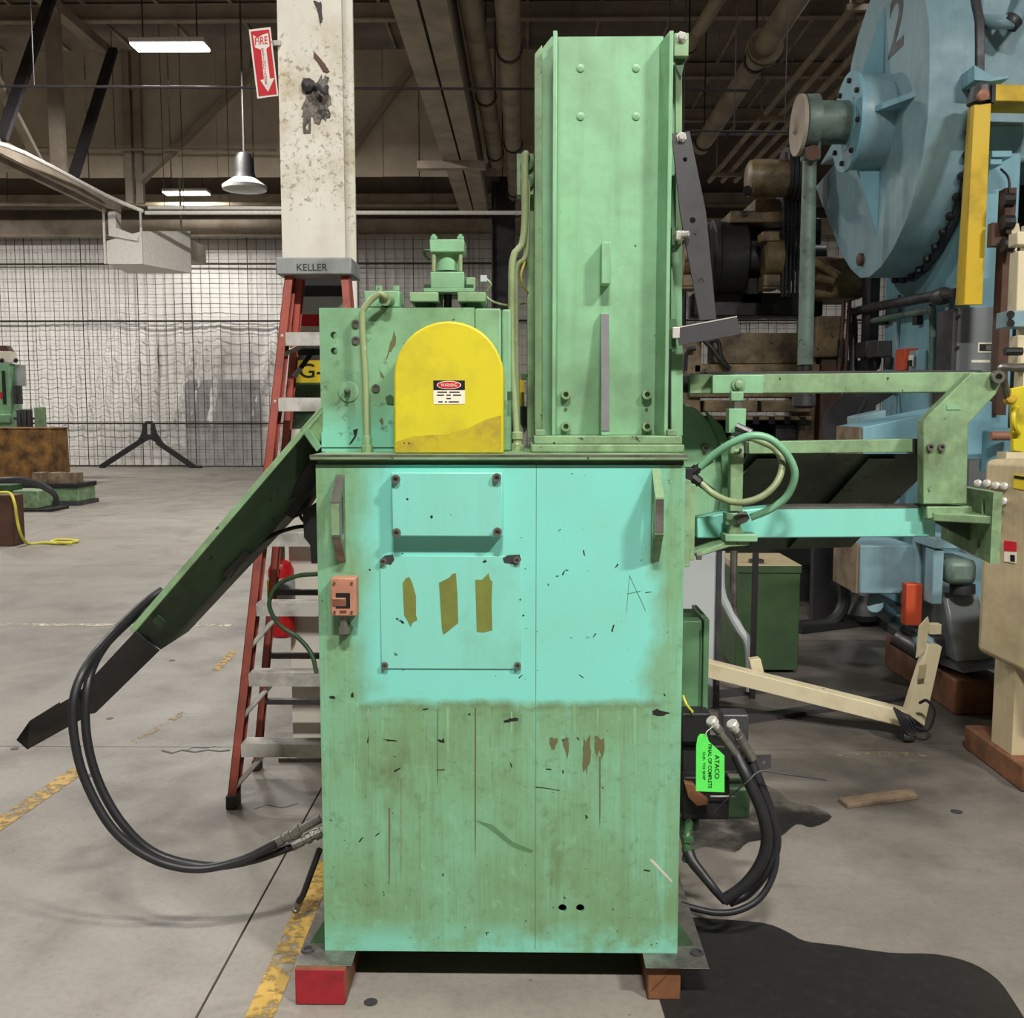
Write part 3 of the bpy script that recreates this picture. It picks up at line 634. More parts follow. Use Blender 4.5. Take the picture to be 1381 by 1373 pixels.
MB().pprism([(640, 1106), (660, 1118), (690, 1142), (716, 1151), (720, 1147), (692, 1136), (664, 1112)], YF - .0004, .0004).build('scuff_mark', M['encl'], CAB)
MB().pprism([(876, 1160), (905, 1190), (907, 1188), (880, 1159)], YF - .0005, .0005).build('scratch', M['chrome'], CAB)
for a, b in (((849, 776), (845, 826)), ((849, 776), (871, 824)), ((846, 801), (864, 797))):
    MB().bar(P(*a, YF - .0004), P(*b, YF - .0004), .0008, .0012, (0, 1, 0)).build('scratched_letter_stroke', M['dgreen'], CAB)
for x, y, l, m_ in ((471, 950, 60, 'green'), (478, 960, 120, 'green'), (497, 955, 95, 'green_worn'), (516, 952, 40, 'green'), (575, 957, 130, 'green_worn'), (590, 956, 110, 'encl'), (604, 955, 70, 'green'), (641, 955, 210, 'rust'), (664, 953, 120, 'green_worn'),
                    (566, 1100, 150, 'green_worn'), (541, 1050, 140, 'green_worn'), (806, 955, 40, 'green'), (809, 1020, 100, 'rust'), (838, 975, 130, 'green_worn'), (856, 955, 60, 'green'), (690, 960, 30, 'green'), (525, 1090, 110, 'rust'), (775, 950, 45, 'green')):
    MB().pprism([(x - 1.1, y), (x + 1.1, y), (x + .9, y + l * .8), (x, y + l), (x - .9, y + l * .8)], YF - .0004, .0004).build('drip_run', M[m_], CAB)
for k in range(26):
    x, y = random.uniform(450, 905), random.uniform(640, 1265); a = random.uniform(0, 3.1); l = random.uniform(2, 7); w_ = random.uniform(.7, 1.6)
    if 508 < x < 708 and y < 910 or 865 < x < 915 and y < 790 or x < 490 and y < 870: continue
    c_, s_ = math.cos(a), math.sin(a); chip([(x - l * c_ + w_ * s_, y - l * s_ - w_ * c_), (x + l * c_ + w_ * s_, y + l * s_ - w_ * c_), (x + l * c_ - w_ * s_, y + l * s_ + w_ * c_), (x - l * c_ - w_ * s_, y - l * s_ + w_ * c_)])
# D-shaped lifting handles, cut from plate, standing out edge-on
def handle(px, y0, y1):
    x = P(px, (y0 + y1) / 2, YF).x; w = .012; z0, z1 = P(px, y1, YF).z, P(px, y0, YF).z; h = z1 - z0
    out = [V((x - w, YF, z0)), V((x - w, YF - .085, z0 + h * .33)), V((x - w, YF - .085, z1 - h * .28)), V((x - w, YF, z1))]
    mid = (z0 + z1) / 2 + h * .02
    hole = [V((x - w, YF - .038 + .016 * math.cos(t * math.pi / 8), mid + h * .26 * math.sin(t * math.pi / 8))) for t in range(16)]
    return MB().holed(out, [hole], (2 * w, 0, 0)).build('lifting_handle', M['steel'] if px < 600 else M['green_worn'], RT, smooth=0)
handle(460, 640, 758); handle(884, 632, 757)
for px, y0, y1 in ((460, 640, 758), (884, 632, 757)):   # bare worn strip along the outer edge
    x = P(px, 700, YF).x; z0, z1 = P(px, y1, YF).z, P(px, y0, YF).z; h = z1 - z0
    MB().box(x - .011, x + .011, YF - .0862, YF - .0845, z0 + h * .35, z1 - h * .3).build('handle_edge', M['green_worn'] if px < 600 else M['steel'], RT)
# switch
sw = MB().pbox(446, 780, 480, 831, YF - .05, .05).build('switch_box', M['salmon'], RT, .003)
MB().pbox(453, 800, 472, 820, YF - .052, .003).build('switch_recess', M['hole'], sw)
o = MB(); a, b = P(454, 803, YF), P(471, 803, YF); o.hexa([V((a.x, YF - .052, P(460, 813, YF).z)), V((b.x, YF - .052, P(460, 813, YF).z)), V((b.x, YF - .03, P(460, 812, YF).z)), V((a.x, YF - .03, P(460, 812, YF).z))],
     [V((a.x, YF - .066, P(460, 802, YF).z)), V((b.x, YF - .066, P(460, 802, YF).z)), V((b.x, YF - .03, P(460, 801, YF).z)), V((a.x, YF - .03, P(460, 801, YF).z))])
o.build('toggle', M['salmon'], sw, .001)
for x, y in ((451, 786), (474.5, 786), (451.5, 825), (474.5, 825)): bolt(SBs, x, y, YF - .05, sw, 'screw', scale=(.6, 1, .6))
MB().pbox(458, 823.5, 467, 827, YF - .051, .002).build('switch_mark', M['brown'], sw)
g1 = P(466, 846, YF); MB().lathe([(.017, 0), (.017, .02), (.012, .02), (.012, .055)], (g1.x, YF - .026, g1.z - .012), (0, 0, 1), 6).build('cable_gland', M['bolt'], RT, smooth=20)
MB().lathe([(.02, 0), (.02, .012), (.014, .014), (.014, .028)], (g1.x + .002, YF, g1.z - .004), (0, -1, 0), 8).build('gland_nut', M['dgreen'], RT, smooth=20)
# feet
for nm, px in (('L', (397, 474)), ('R', (871, 957))):
    a, b = P(px[0], 1296, 2.72), P(px[1], 1296, 2.72); z0, z1 = P(430, 1302, 2.72).z, P(430, 1288, 2.72).z
    f = MB().box(a.x, b.x, 2.72, 3.5, z0, zB - .0005).build('foot_plate', M['steel'], RT, .004)
    hx = P(415, 1278, 2.8).x if nm == 'L' else P(940, 1278, 2.8).x
    MB().lathe([(.02, 0), (.02, .006), (.012, .006), (.012, .001)], (hx, 2.80, zB), (0, 0, 1), 16).build('washer', M['dsteel'], f)
    s = -1 if nm == 'L' else 1; xe = xL if nm == 'L' else xR
    MB().prism([V((xe, 2.84, zB)), V((xe + s * .055, 2.84, zB)), V((xe, 2.84, zB + .085))], (0, .02, 0)).build('foot_gusset', M['dgreen'], f)
FOOTZ = P(430, 1302, 2.72).z
# yellow arched guard
gx = [(531, 612), (531, 505)]; cx, cy, rr = 605, 507, 74
arch = [(531, 613)] + [(cx - rr * math.cos(t * math.pi / 24), cy - rr * math.sin(t * math.pi / 24)) for t in range(25)] + [(679, 613)]
YG = 2.86
pts = [P(x, y, YG) for x, y in arch]; pts[0].z = zP; pts[-1].z = zP
GD = MB().prism(pts, (0, .13, 0)).build('arched_guard', M['yellow'], RT, .006, smooth=30)
MB().pprism([(534, 596), (560, 588), (600, 586), (630, 578), (655, 566), (676, 560), (676, 610), (534, 610)], YG - .0006, .0006).build('dirty_skirt', M['skirt'], GD)
lb = MB().pbox(584.5, 513, 627, 545, YG - .001, .001).build('warning_label', M['offwhite'], GD)
MB().pbox(584.5, 513, 627, 526, YG - .0016, .0008).build('label_header', M['lblack'], lb)
def ell(cx, cy, rx, ry, Y, n=24): return [P(cx + rx * math.cos(2 * math.pi * k / n), cy + ry * math.sin(2 * math.pi * k / n), Y) for k in range(n)]
MB().prism(ell(605.5, 519.3, 16.5, 5.6, YG - .002), (0, .0006, 0)).build('label_rim', M['offwhite'], lb)
MB().prism(ell(605.5, 519.3, 15.4, 4.7, YG - .0024), (0, .0006, 0)).build('label_oval', M['lred'], lb)
text('label_word', 'WARNING', P(605.5, 519.3, YG - .0026), (1, 0, 0), (0, 0, 1), .046, .0095, M['offwhite'], lb, bold=0.0)
for y, ws in ((529, ((590, 603), (606, 620))), (533, ((589, 599), (602, 608), (611, 622))), (537.5, ((602, 608),)), (542, ((591, 597), (600, 603), (605, 619)))):
    for x0, x1 in ws: MB().pbox(x0, y - .9, x1, y + .9, YG - .0013, .0004).build('label_print', M['dsteel'], lb)
# roll housing behind the guard
YH = 3.0
za = P(500, 415, YH).z
o = MB(); x0, x1 = P(432, 510, YH).x, P(640, 510, YH).x
o.holed([V((x0, YH, zP)), V((x1, YH, zP)), V((x1, YH, za)), V((x0, YH, za))], [circ(P(450, 452, YH), .0105), circ(P(450.5, 473.5, YH), .0105)], (0, .05, 0))
HS = o.build('housing_plate', housing_mat(zP), RT, smooth=0)
MB().box(x0, x1, YH + .16, YH + .21, zP, za).build('housing_rear_plate', M['green'], RT, .004)
MB().box(x1 + .001, P(676, 510, YH).x, YH, YH + .21, zP, za - .002).build('housing_block', M['green'], RT, .006)
MB().box(P(676, 510, YH).x + .001, P(689, 510, YH).x, YH + .03, YH + .21, zP, za - .002).build('housing_block', M['green'], RT, .006)
MB().pbox(433, 603, 545, 604.5, YH - .001, .003).build('base_seam', M['dgreen'], HS)
for x, y in ((480, 437), (480, 459), (507, 523.5)): bolt(SB, x, y, YH, HS, scale=(1, .4, 1))
c = P(470, 528, YH); MB().lathe([(.031, 0), (.031, .003), (.028, .004)], (c.x, YH, c.z), (0, -1, 0), 28).build('round_boss', M['green'], HS)
MB().lathe([(.009, 0), (.009, .012), (.005, .014), (.005, .03), (.002, .032)], (c.x - .002, YH - .004, c.z), (0, -1, 0), 12).build('grease_nipple', M['dgreen'], HS)
MB().pprism([(470, 600), (478, 588), (476, 580), (483, 578), (480, 590), (474, 598)], YH - .0006, .0006).build('paint_chip', M['black'], HS)
MB().pprism([(520, 535), (527, 532), (531, 536), (531, 545), (522, 544)], YH - .004, .004).build('side_lug', M['dgreen'], HS)
for y in (534,): MB().pbox(684, y - 6, 691, y + 6, YH - .01, .02).build('side_lug', M['dgreen'], RT)
# oil streaks on the plate
chip([(532, 444), (537, 450), (534, 466), (524, 480), (520, 490), (523, 470)], YH, HS, .85, 'rust_run', 'rust')
chip([(510, 496), (516, 503), (519, 512), (513, 508)], YH, HS, .85, 'rust_run', 'rust')
chip([(511, 566), (516, 560), (518, 572), (515, 576)], YH, HS, .85, 'rust_run', 'rust')
# valve block and bent tube
vb = MB().pbox(491, 392, 539, 414.5, YH + .02, .1).build('valve_block', M['green'], RT, .004)
for px in (511, 534): MB().cyl(P(px, 392, YH + .05), P(px, 385.5, YH + .05), .011, n=6).build('cap_screw', M['green'], vb)
MB().cyl(P(525, 404, YH + .03), P(519, 404, YH - .04), .02, .018, 12).build('tube_nut', M['green_worn'], vb)
MB().tube([P(522, 405, YH - .02), P(519, 400, YH - .045), P(512, 396, YH - .05), P(501, 404, YH - .05), P(491, 416, YH - .05), P(488.5, 424, YH - .05), P(489, 450, YH - .05), P(493, 520, YH - .05), P(495, 600, YH - .05)], .0095, 12, 5).build('bent_tube', M['tubegreen'], RT)
a = P(495, 600, YH - .05); MB().lathe([(.018, 0), (.018, .02), (.013, .022), (.013, .045), (.011, .05)], (a.x, a.y, zP), (0, 0, 1), 8).build('tube_fitting', M['green_worn'], RT, smooth=25)
# air cylinder on the cross bracket
YA = 3.06
br = MB(); br.pbox(552, 394, 591, 407, YA - .02, .18).pbox(617, 394, 655, 407, YA - .02, .18).pbox(591, 394, 617, 399, YA + .06, .1)
BR = br.build('cylinder_bracket', M['green_worn'], RT, .003)
for q in ((560, 407, 578, 416), (630, 407, 648, 416)): MB().pbox(*q, YA, .14).build('bracket_leg', M['dgreen'], BR)
AC = MB().pbox(580.5, 366.5, 626, 389, YA, .1).build('cylinder_base_cap', M['green'], RT, .003)
MB().pbox(571, 388.5, 640, 394, YA - .01, .13).build('mount_flange', M['green'], AC, .002)
ca, cb = P(604, 366, YA + .05), P(604, 340, YA + .05); MB().cyl(ca, cb, .036, n=24).build('barrel', M['green'], AC)
MB().pbox(579.5, 322.5, 626, 340, YA, .1).build('cylinder_head_cap', M['green'], AC, .003)
for px in (585, 621):
    for dy in (.012, .088): MB().cyl(P(px, 366, YA + dy), P(px, 339, YA + dy), .006, n=8).build('tie_rod', M['tubegreen'], AC)
    MB().lathe([(.011, 0), (.011, .008), (.006, .009), (.006, .014)], P(px, 322.5, YA + .02), (0, 0, 1), 6).build('tie_nut', M['green'], AC, smooth=20)
for px in (576, 634): MB().cyl(P(px, 388.5, YA + .01), P(px, 384, YA + .01), .011, n=6).build('flange_bolt', M['dgreen'], AC)
MB().pbox(629, 374, 641, 389, YA + .02, .05).build('port_block', M['green_worn'], AC, .002)
MB().pbox(648, 371, 656.5, 379.5, YA + .06, .04).build('connector', M['lgrey'], AC)
MB().tube([P(656, 376, YA + .08), P(662, 384, YA + .08), P(655, 398, YA + .1), P(668, 408, YA + .1), P(690, 412, YA + .12), P(716, 407, YA + .14)], .0035, 8, 5).build('cable', M['tubegreen'], RT)
MB().tube([P(581, 338, YA + .06), P(573, 338, YA + .06), P(573, 344, YA + .08), P(580, 350, YA + .1)], .0045, 8, 4).build('air_line', M['dgreen'], AC)
MB().cyl(P(604, 394, YA + .05), P(604, 420, YA + .05), .012, n=16).build('piston_rod', M['rubber'], AC)
MB().pbox(593, 418, 617, 433, YA - .02, .06).build('clevis', M['green_worn'], RT, .003)
bolt(SB, 602.5, 425, YA - .02, RT, 'clevis_pin', scale=(.9, .5, .9))
for x0, x1 in ((578, 588), (624, 632)): MB().pbox(x0, 410, x1, 436, YA + .02, .05).build('slide_guide', M['dgreen'], RT)
# ------------------------------------------------------------------ tower
YW = 3.07
def zpx(y, Y=YW): return P(815, y, Y).z
ztw = P(815, 49, YW).z; zbs = P(815, 588, 2.95).z
x0, x1 = P(752, 300, YW).x, P(889, 300, YW).x
TW = MB().box(x0 - .005, x1 + .005, YW, YW + .02, zbs, ztw).build('tower_web', M['green'], RT, .002)
def flange(xn, xw, t):      # splayed flange from the web edge xw out to the front edge xn
    YN_ = 2.995; zt_ = P(xn, 41, YN_).z; a = P(xn, 300, YN_).x; b = P(xw, 300, YW).x
    return MB().hexa([V((a, YN_, zbs)), V((a + t, YN_, zbs)), V((b + t, YW + .02, zbs)), V((b, YW + .02, zbs))], [V((a, YN_, zt_)), V((a + t, YN_, zt_)), V((b + t, YW + .02, zt_ - .012)), V((b, YW + .02, zt_ - .012))]).build('tower_flange', M['green'], RT, .002)
flange(745, 748, .012); flange(905, 889, -.012)
YK = YW + .03
o = MB().pprism([(721, 592), (721, 78), (744, 49), (752, 49), (752, 592)], YK, .02).build('tower_back_plate', M['green'], RT, .002)
MB().prism([P(721, 592, YK), P(721, 78, YK), P(731, 66, YK), P(731, 592, YK)], (0, -.035, 0)).build('back_plate_fold', M['green_worn'], RT, .002)
MB().pprism([(905, 588), (905, 49), (920, 49), (920, 588)], YK, .02).build('tower_back_plate', M['green'], RT, .002)
MB().pprism([(911, 330), (911, 60), (920, 60), (920, 330)], YK - .02, .02).build('back_plate_fold', M['green_worn'], RT, .002)
MB().pprism([(905, 588), (905, 330), (912, 430), (921, 470), (921, 588)], YK - .03, .02).build('tower_rear_bracket', M['green'], RT, .002)
for x, y in ((783, 92), (858, 92), (783, 157), (858, 157)): place('plug', stud(.0115, .004, M['green']), TW, P(x, y, YW))
# edge-on fins on the web
xf0, xf1 = P(812, 350, 2.99).x, P(825, 350, 2.99).x
MB().box(xf0, xf1, YW - .055, YW, P(815, 383, YW - .055).z, P(815, 326, YW - .055).z).build('guide_fin', M['green'], TW, .003)
xg = P(817, 500, 3.0).x; zt1 = P(817, 422, YW).z
gs = MB().prism([V((xg - .013, YW, zt1)), V((xg - .013, YW - .02, zt1 - .004)), V((xg - .013, YW - .075, zbs + .012)), V((xg - .013, YW - .075, zbs)), V((xg - .013, YW, zbs))], (.026, 0, 0)).build('gusset', M['green'], TW, .002)
n_ = MB(); a = V((xg - .012, YW - .0215, zt1 - .006)); b = V((xg - .012, YW - .0765, zbs + .014)); n_.prism([a, a + V((0, -.001, .001)), b + V((0, -.001, .001)), b], (.024, 0, 0)); n_.build('machined_edge', M['mach'], gs)
SB2 = socket_bolt(.0155, .02, M['green_worn'])
for x in (763, 872):
    for y in (532, 575): bolt(SB2, x, y, YW, TW)
    bolt(SBs, x, 552, YW, TW, 'screw', scale=(.8, .5, .8))
a = P(720, 600, 2.95); b = P(920, 600, 2.95)
MB().box(a.x, b.x, 2.95, 3.45, zP + .024, zbs).build('tower_base', M['green_worn'], RT, .003)
MB().box(P(716, 605, 2.93).x, P(923, 605, 2.93).x, 2.93, 3.45, zP, zP + .024).build('tower_base_plate', M['green_worn'], RT, .004)
for x in (729, 907): MB().box(P(x - 7, 590, 2.97).x, P(x + 6, 590, 2.97).x, 2.97, 3.03, zbs, zbs + .018).build('key_block', M['green_worn'], RT, .002)
# a rear box so the tower has body behind the web
MB().box(P(745, 300, YW).x, P(900, 300, YW).x, YW + .2, YW + .24, zP + .02, ztw - .1).build('tower_rear_plate', M['green_worn'], RT)
MB().box(P(760, 300, YW).x, P(885, 300, YW).x, YW + .02, YW + .2, ztw - .35, ztw - .15).build('tower_stiffener', M['green_worn'], RT)
# straps and clamps right of the tower
YR = 2.995
bk = MB().pbox(909, 44, 929, 76, YR, .05).build('top_bracket', M['green_worn'], RT, .003)
bolt(hex_bolt(.011, .012, M['chrome']), 919, 50, YR, bk)
MB().pprism([(911, 76), (925, 76), (919, 104), (912, 90)], YR + .02, .03).build('bracket_web', M['dgreen'], bk)
o = MB(); oc = [P(906, 180, YR), P(930, 177, YR), P(952, 285, YR), P(966, 430, YR), P(944, 432, YR), P(918, 290, YR)]
o.holed(oc, [circ(P(934, 297, YR), .009, 14), circ(P(945, 379, YR), .0085, 14), circ(P(936.5, 317, YR), .005, 10), circ(P(924, 215, YR), .007, 10)], (0, .012, 0))
ST = o.build('steel_strap', M['dsteel'], RT, smooth=0)
bolt(hex_bolt(.0105, .012, M['chrome']), 919, 185, YR, ST)
MB().pbox(912, 311, 923, 323, YR - .005, .04).build('clamp_block', M['chrome'], RT, .002)
MB().cyl(P(920, 316, YR - .01), P(929, 315, YR - .02), .008, n=6).build('clamp_screw', M['chrome'], RT)
SP = MB().pprism([(914, 441), (994, 426), (998, 451), (916, 466)], YR, .006).build('strip_plate', M['dsteel'], RT, .001)
MB().prism([P(914, 441, YR - .001), P(994, 426, YR - .001), P(994, 427.5, YR - .001), P(914, 442.5, YR - .001)], (0, .008, 0)).build('strip_edge', M['chrome'], SP)
MB().pbox(907, 441, 917, 456, YR - .004, .04).build('clamp_block', M['chrome'], RT, .002)
MB().pbox(903, 430, 912, 470, YR + .02, .05).build('clamp_arm', M['dgreen'], RT)
MB().pbox(906, 306, 914, 330, YR + .02, .05).build('clamp_arm', M['dgreen'], RT)
# pipes left of the tower
YL = 3.14
MB().pbox(697, 207, 720, 263, YL, .06).build('port_plate', M['green_worn'], RT, .002)
MB().pbox(711, 263, 721, 592, YL + .04, .06).build('side_rail', M['green_worn'], RT, .002)
for y in (222, 246):
    c = P(711, y, YL); MB().lathe([(.02, 0), (.02, .012), (.012, .013)], c, (0, -1, 0), 16).build('port_ring', M['dgreen'], RT)
MB().tube([P(711, 212, YL - .01), P(709, 208, YL - .035), P(708, 216, YL - .04), P(708, 290, YL - .04), P(705, 326, YL - .04), P(699, 336, YL - .04), P(693, 345, YL - .04), P(690, 372, YL - .04), P(690, 480, YL - .04), P(694, 540, YL - .04), P(697, 590, YL - .05)], .0105, 12, 5).build('riser_tube', M['tubegreen'], RT)
MB().tube([P(712, 240, YL - .005), P(711, 300, YL - .02), P(709, 345, YL - .02), P(697, 360, YL - .02), P(696, 400, YL - .02), P(697, 500, YL - .02), P(699, 590, YL - .03)], .008, 10, 5).build('riser_tube', M['tubegreen'], RT)
MB().tube([P(711, 330, YL - .02), P(708, 352, YL - .02), P(703, 370, YL - .02), P(705, 385, YL), P(712, 394, YL + .04)], .0035, 8, 5).build('yellow_wire', M['cord'], RT)
a = P(697.5, 600, YL - .05); MB().lathe([(.022, 0), (.022, .02), (.015, .022), (.015, .035), (.019, .036), (.019, .055), (.012, .06)], (a.x, a.y, zP), (0, 0, 1), 10).build('riser_fitting', M['tubegreen'], RT, smooth=25)
MB().pbox(703, 504, 722, 511, YL + .05, .1).build('cross_rail', M['dgreen'], RT)
MB().pprism([(701, 512), (707, 512), (707, 548), (701, 548)], YL + .2, .01).build('yellow_tab', M['yellow2'], RT)
MB().pprism([(700, 548), (711, 548), (711, 578), (707, 585), (702, 570)], YL + .19, .01).build('grey_tab', M['dsteel'], RT)
# ------------------------------------------------------------------ right-hand feed arm
YB = 3.12
ub = MB().pprism([(930, 505), (1318, 501), (1318, 529), (930, 531)], YB, .07).build('upper_beam', M['green_worn'], RT, .003)
MB().prism([P(960, 501.5, YB), P(1325, 499, YB), P(1325, 501.5, YB), P(960, 505, YB)], (0, .068, 0)).build('beam_cap', M['dsteel'], ub)
MB().pprism([(916, 504), (950, 503), (962, 508), (958, 526), (940, 531), (918, 528)], YB + .03, .06).build('pivot_lump', M['black'], ub, .006)
cb_ = MB().pbox(961, 506, 1030, 530.5, YB - .035, .035).build('clamp_plate', M['green'], ub, .002)
c = P(995.5, 518.5, YB - .035); MB().lathe([(.021, 0), (.021, .006), (.012, .006), (.012, .016), (.009, .018)], c, (0, -1, 0), 16).build('pivot_bolt', M['green_worn'], cb_)
up = MB().pprism([(1310, 503), (1340, 502), (1350, 510), (1349, 520), (1343, 532), (1306, 572), (1304, 680), (1245, 680), (1245, 570), (1247, 565)], YB - .05, .048).build('arm_upright', M['green_worn'], RT, .003)
for x in (1254, 1269): bolt(SB, x, 603, YB - .05, up, scale=(.9, .8, .9))
MB().pbox(1277, 546, 1296, 552.5, YB - .052, .003).build('nameplate', M['green'], up)
c = P(1343, 508.5, YB - .05); place('pivot_bolt', socket_bolt(.02, .02, M['bolt']), up, c)
MB().pprism([(1010, 596), (1231, 592), (1231, 610), (1010, 612)], YB + .04, .05).build('middle_beam', M['green_worn'], RT, .002)
MB().pbox(1231, 592, 1246, 612, YB + .04, .05).build('beam_packer', M['dsteel'], RT)
lo = MB().pprism([(940, 700), (985, 690), (1042, 684), (1262, 683), (1262, 724), (985, 726), (940, 726)], YB, .09).build('lower_beam', M['turq'], RT, .004)
a_ = MB(); a_.prism([P(1040, 683.4, YB - .001), P(1255, 682.4, YB - .001), P(1255, 685, YB - .001), P(1040, 686.5, YB - .001)], (0, .09, 0)); a_.build('worn_top_edge', M['steel'], lo)
MB().pprism([(1250, 683), (1312, 683), (1312, 699), (1250, 700)], YB - .045, .12).build('beam_end_block', M['green_worn'], RT, .004)
# bolted end plate, seen edge-on
xe = P(1338, 700, 2.98).x; zt2, zb2 = P(1338, 664, 2.98).z, P(1338, 760, 2.98).z
def yz(y, z): return V((xe, y, z))
def slot(y, z, ry=.013, rz=.026): return [yz(y + ry * math.cos(k * math.pi / 8), z + rz * math.sin(k * math.pi / 8)) for k in range(16)]
ep = MB().holed([yz(2.98, zb2), yz(3.34, zb2 + .03), yz(3.34, zt2), yz(2.98, zt2)], [slot(3.04, zt2 - .05), slot(3.28, zt2 - .04), slot(3.06, zb2 + .06), slot(3.28, zb2 + .08)], (.028, 0, 0)).build('end_plate', M['green_worn'], RT, smooth=0)
zs = P(1300, 704, 3.05).z
MB().prism([V((P(1243, 700, YB).x, YB + .06, zs)), V((P(1250, 700, YB).x, YB - .05, zs)), V((xe, 2.985, zs)), V((xe, 3.2, zs))], (0, 0, .025)).build('end_shelf', M['green_worn'], RT, .003)
MB().prism([V((P(1255, 710, YB).x, YB, zs)), V((xe, YB, zs)), V((xe, YB, zb2 + .05))], (0, .03, 0)).build('end_gusset', M['dgreen'], RT, .002)
# vertical actuator
YV = 3.04
VA = MB().pbox(985, 588, 1002.5, 690, YV, .04).build('actuator_body', M['green_worn'], RT, .003)
MB().pbox(983, 551, 1006, 584, YV - .005, .05).build('actuator_block', M['green'], VA, .002)
MB().pbox(986, 528, 1003, 541, YV + .005, .03).build('rod_eye', M['green'], VA, .003)
MB().cyl(P(994.5, 541, YV + .02), P(994.5, 551, YV + .02), .016, n=6).build('rod_nut', M['bolt'], VA)
MB().lathe([(.021, 0), (.021, .014), (.024, .016), (.024, .026), (.02, .028)], P(993, 600, YV + .02), (0, 0, -1), 16).build('gland_ring', M['green_worn'], VA)
MB().pbox(979, 692, 1000, 708, YV, .05).build('lower_port', M['green'], VA, .002)
MB().lathe([(.015, 0), (.018, .01), (.018, .03), (.013, .04)], P(992, 702, YV), P(1010, 694, YV) - P(992, 702, YV), 10).build('swivel_fitting', M['bolt'], VA)
MB().pprism([(986, 708), (998, 708), (1004, 722), (982, 722)], YV, .04).build('clevis_foot', M['green_worn'], VA, .002)
MB().pbox(978, 721, 1022, 731, YV - .01, .08).build('foot_pad', M['green'], VA, .003)
# dome gusset between cabinet and arm, mounting plates
MB().pprism([(919, 542), (940, 552), (958, 570), (975, 596), (980, 622), (978, 660), (968, 694), (950, 716), (919, 722)], YB + .16, .03).build('dome_gusset', M['green'], RT, .003)
MB().pprism([(950, 552), (974, 575), (984, 600), (984, 690), (968, 700), (975, 650), (972, 600)], YB + .14, .02).build('dome_rib', M['encl'], RT)
place('bolt', socket_bolt(.012, .012, M['bolt']), RT, P(951, 604, YB + .16))
MB().box(xR, P(931, 700, 2.9).x, 2.9, 3.3, P(925, 765, 2.9).z, P(925, 648, 2.9).z).build('mount_plate', M['green_worn'], RT, .002)
MB().box(P(931, 700, 2.9).x, P(939, 700, 2.9).x, 2.92, 3.28, P(925, 757, 2.9).z, P(925, 654, 2.9).z).build('mount_plate', M['green_worn'], RT, .002)
MB().cyl(P(939, 750, 2.95), P(946, 750, 2.95), .012, n=6).build('mount_bolt', M['bolt'], RT)
MB().prism([P(939, 747, YV), P(984, 729, YV), P(1010, 729, YV), P(1010, 736, YV), P(984, 738, YV), P(939, 752, YV)], (0, .12, 0)).build('support_arm', M['green_worn'], RT, .003)
# discharge tray below the arm; its dark colour carries the shade of the underside
def tray(pts, nm, m, dy=.01):
    t = MB(); t.prism(pts, (0, dy, 0)); return t.build(nm, m, RT)
def tp(x, y): return P(x, y, 3.24 + (y - 612) / 130 * .42)
tray([tp(*p) for p in ((1008, 612), (1246, 612), (1246, 640), (1196, 688), (1148, 738), (944, 744), (980, 690))], 'discharge_tray', M['chute'])
for s in (0, 1):
    x = 1188 - s * 150
    tray([tp(x - 20, 618) + V((0, -.03, 0)), tp(x + 18, 618) + V((0, -.03, 0)), tp(x + 12 - 105, 738) + V((0, -.03, 0)), tp(x - 22 - 105, 738) + V((0, -.03, 0))], 'tray_rib', M['chute'], .028)
# hose loops on the actuator
YO = 3.0
MB().tube([P(944, 630, YO + .05), P(962, 614, YO + .03), P(986, 598, YO), P(1014, 587.5, YO - .02), P(1040, 593, YO - .03), P(1062, 614, YO - .03), P(1072, 640, YO - .02), P(1062, 668, YO), P(1040, 686, YO + .02), P(1012, 698, YO + .03)], .0115, 12, 6).build('hydraulic_hose', M['hosegreen'], RT)
MB().tube([P(946, 652, YO + .05), P(962, 666, YO + .03), P(984, 676, YO), P(1006, 677, YO - .02), P(1030, 668, YO - .03), P(1048, 650, YO - .02), P(1055, 626, YO), P(1046, 606, YO + .02), P(1028, 596, YO + .03), P(1006, 588, YO + .03)], .0105, 12, 6).build('hydraulic_hose', M['tubegreen'], RT)
MB().tube([P(1060, 612, YO + .02), P(1045, 600, YO + .03), P(1022, 590, YO + .04), P(1000, 578, YO + .04)], .009, 10, 5).build('hydraulic_hose', M['hosegreen'], RT)
for a, b, r in (((926, 642), (946, 628), .016), ((930, 640), (948, 654), .016)): MB().lathe([(r * .8, 0), (r, .01), (r, .04), (r * .75, .042), (r * .75, .09)], P(*a, YO + .06), P(*b, YO + .05) - P(*a, YO + .06), 8).build('hose_fitting', M['black'], RT, smooth=25)
MB().box(xR, P(933, 640, YO + .06).x, YO + .04, YO + .1, P(925, 650, YO).z, P(925, 632, YO).z).build('hose_manifold', M['black'], RT, .003)
MB().lathe([(.012, 0), (.012, .05)], P(993, 575, YV - .01), P(1014, 584, YV - .03) - P(993, 575, YV - .01), 8).build('hose_fitting', M['dsteel'], RT)
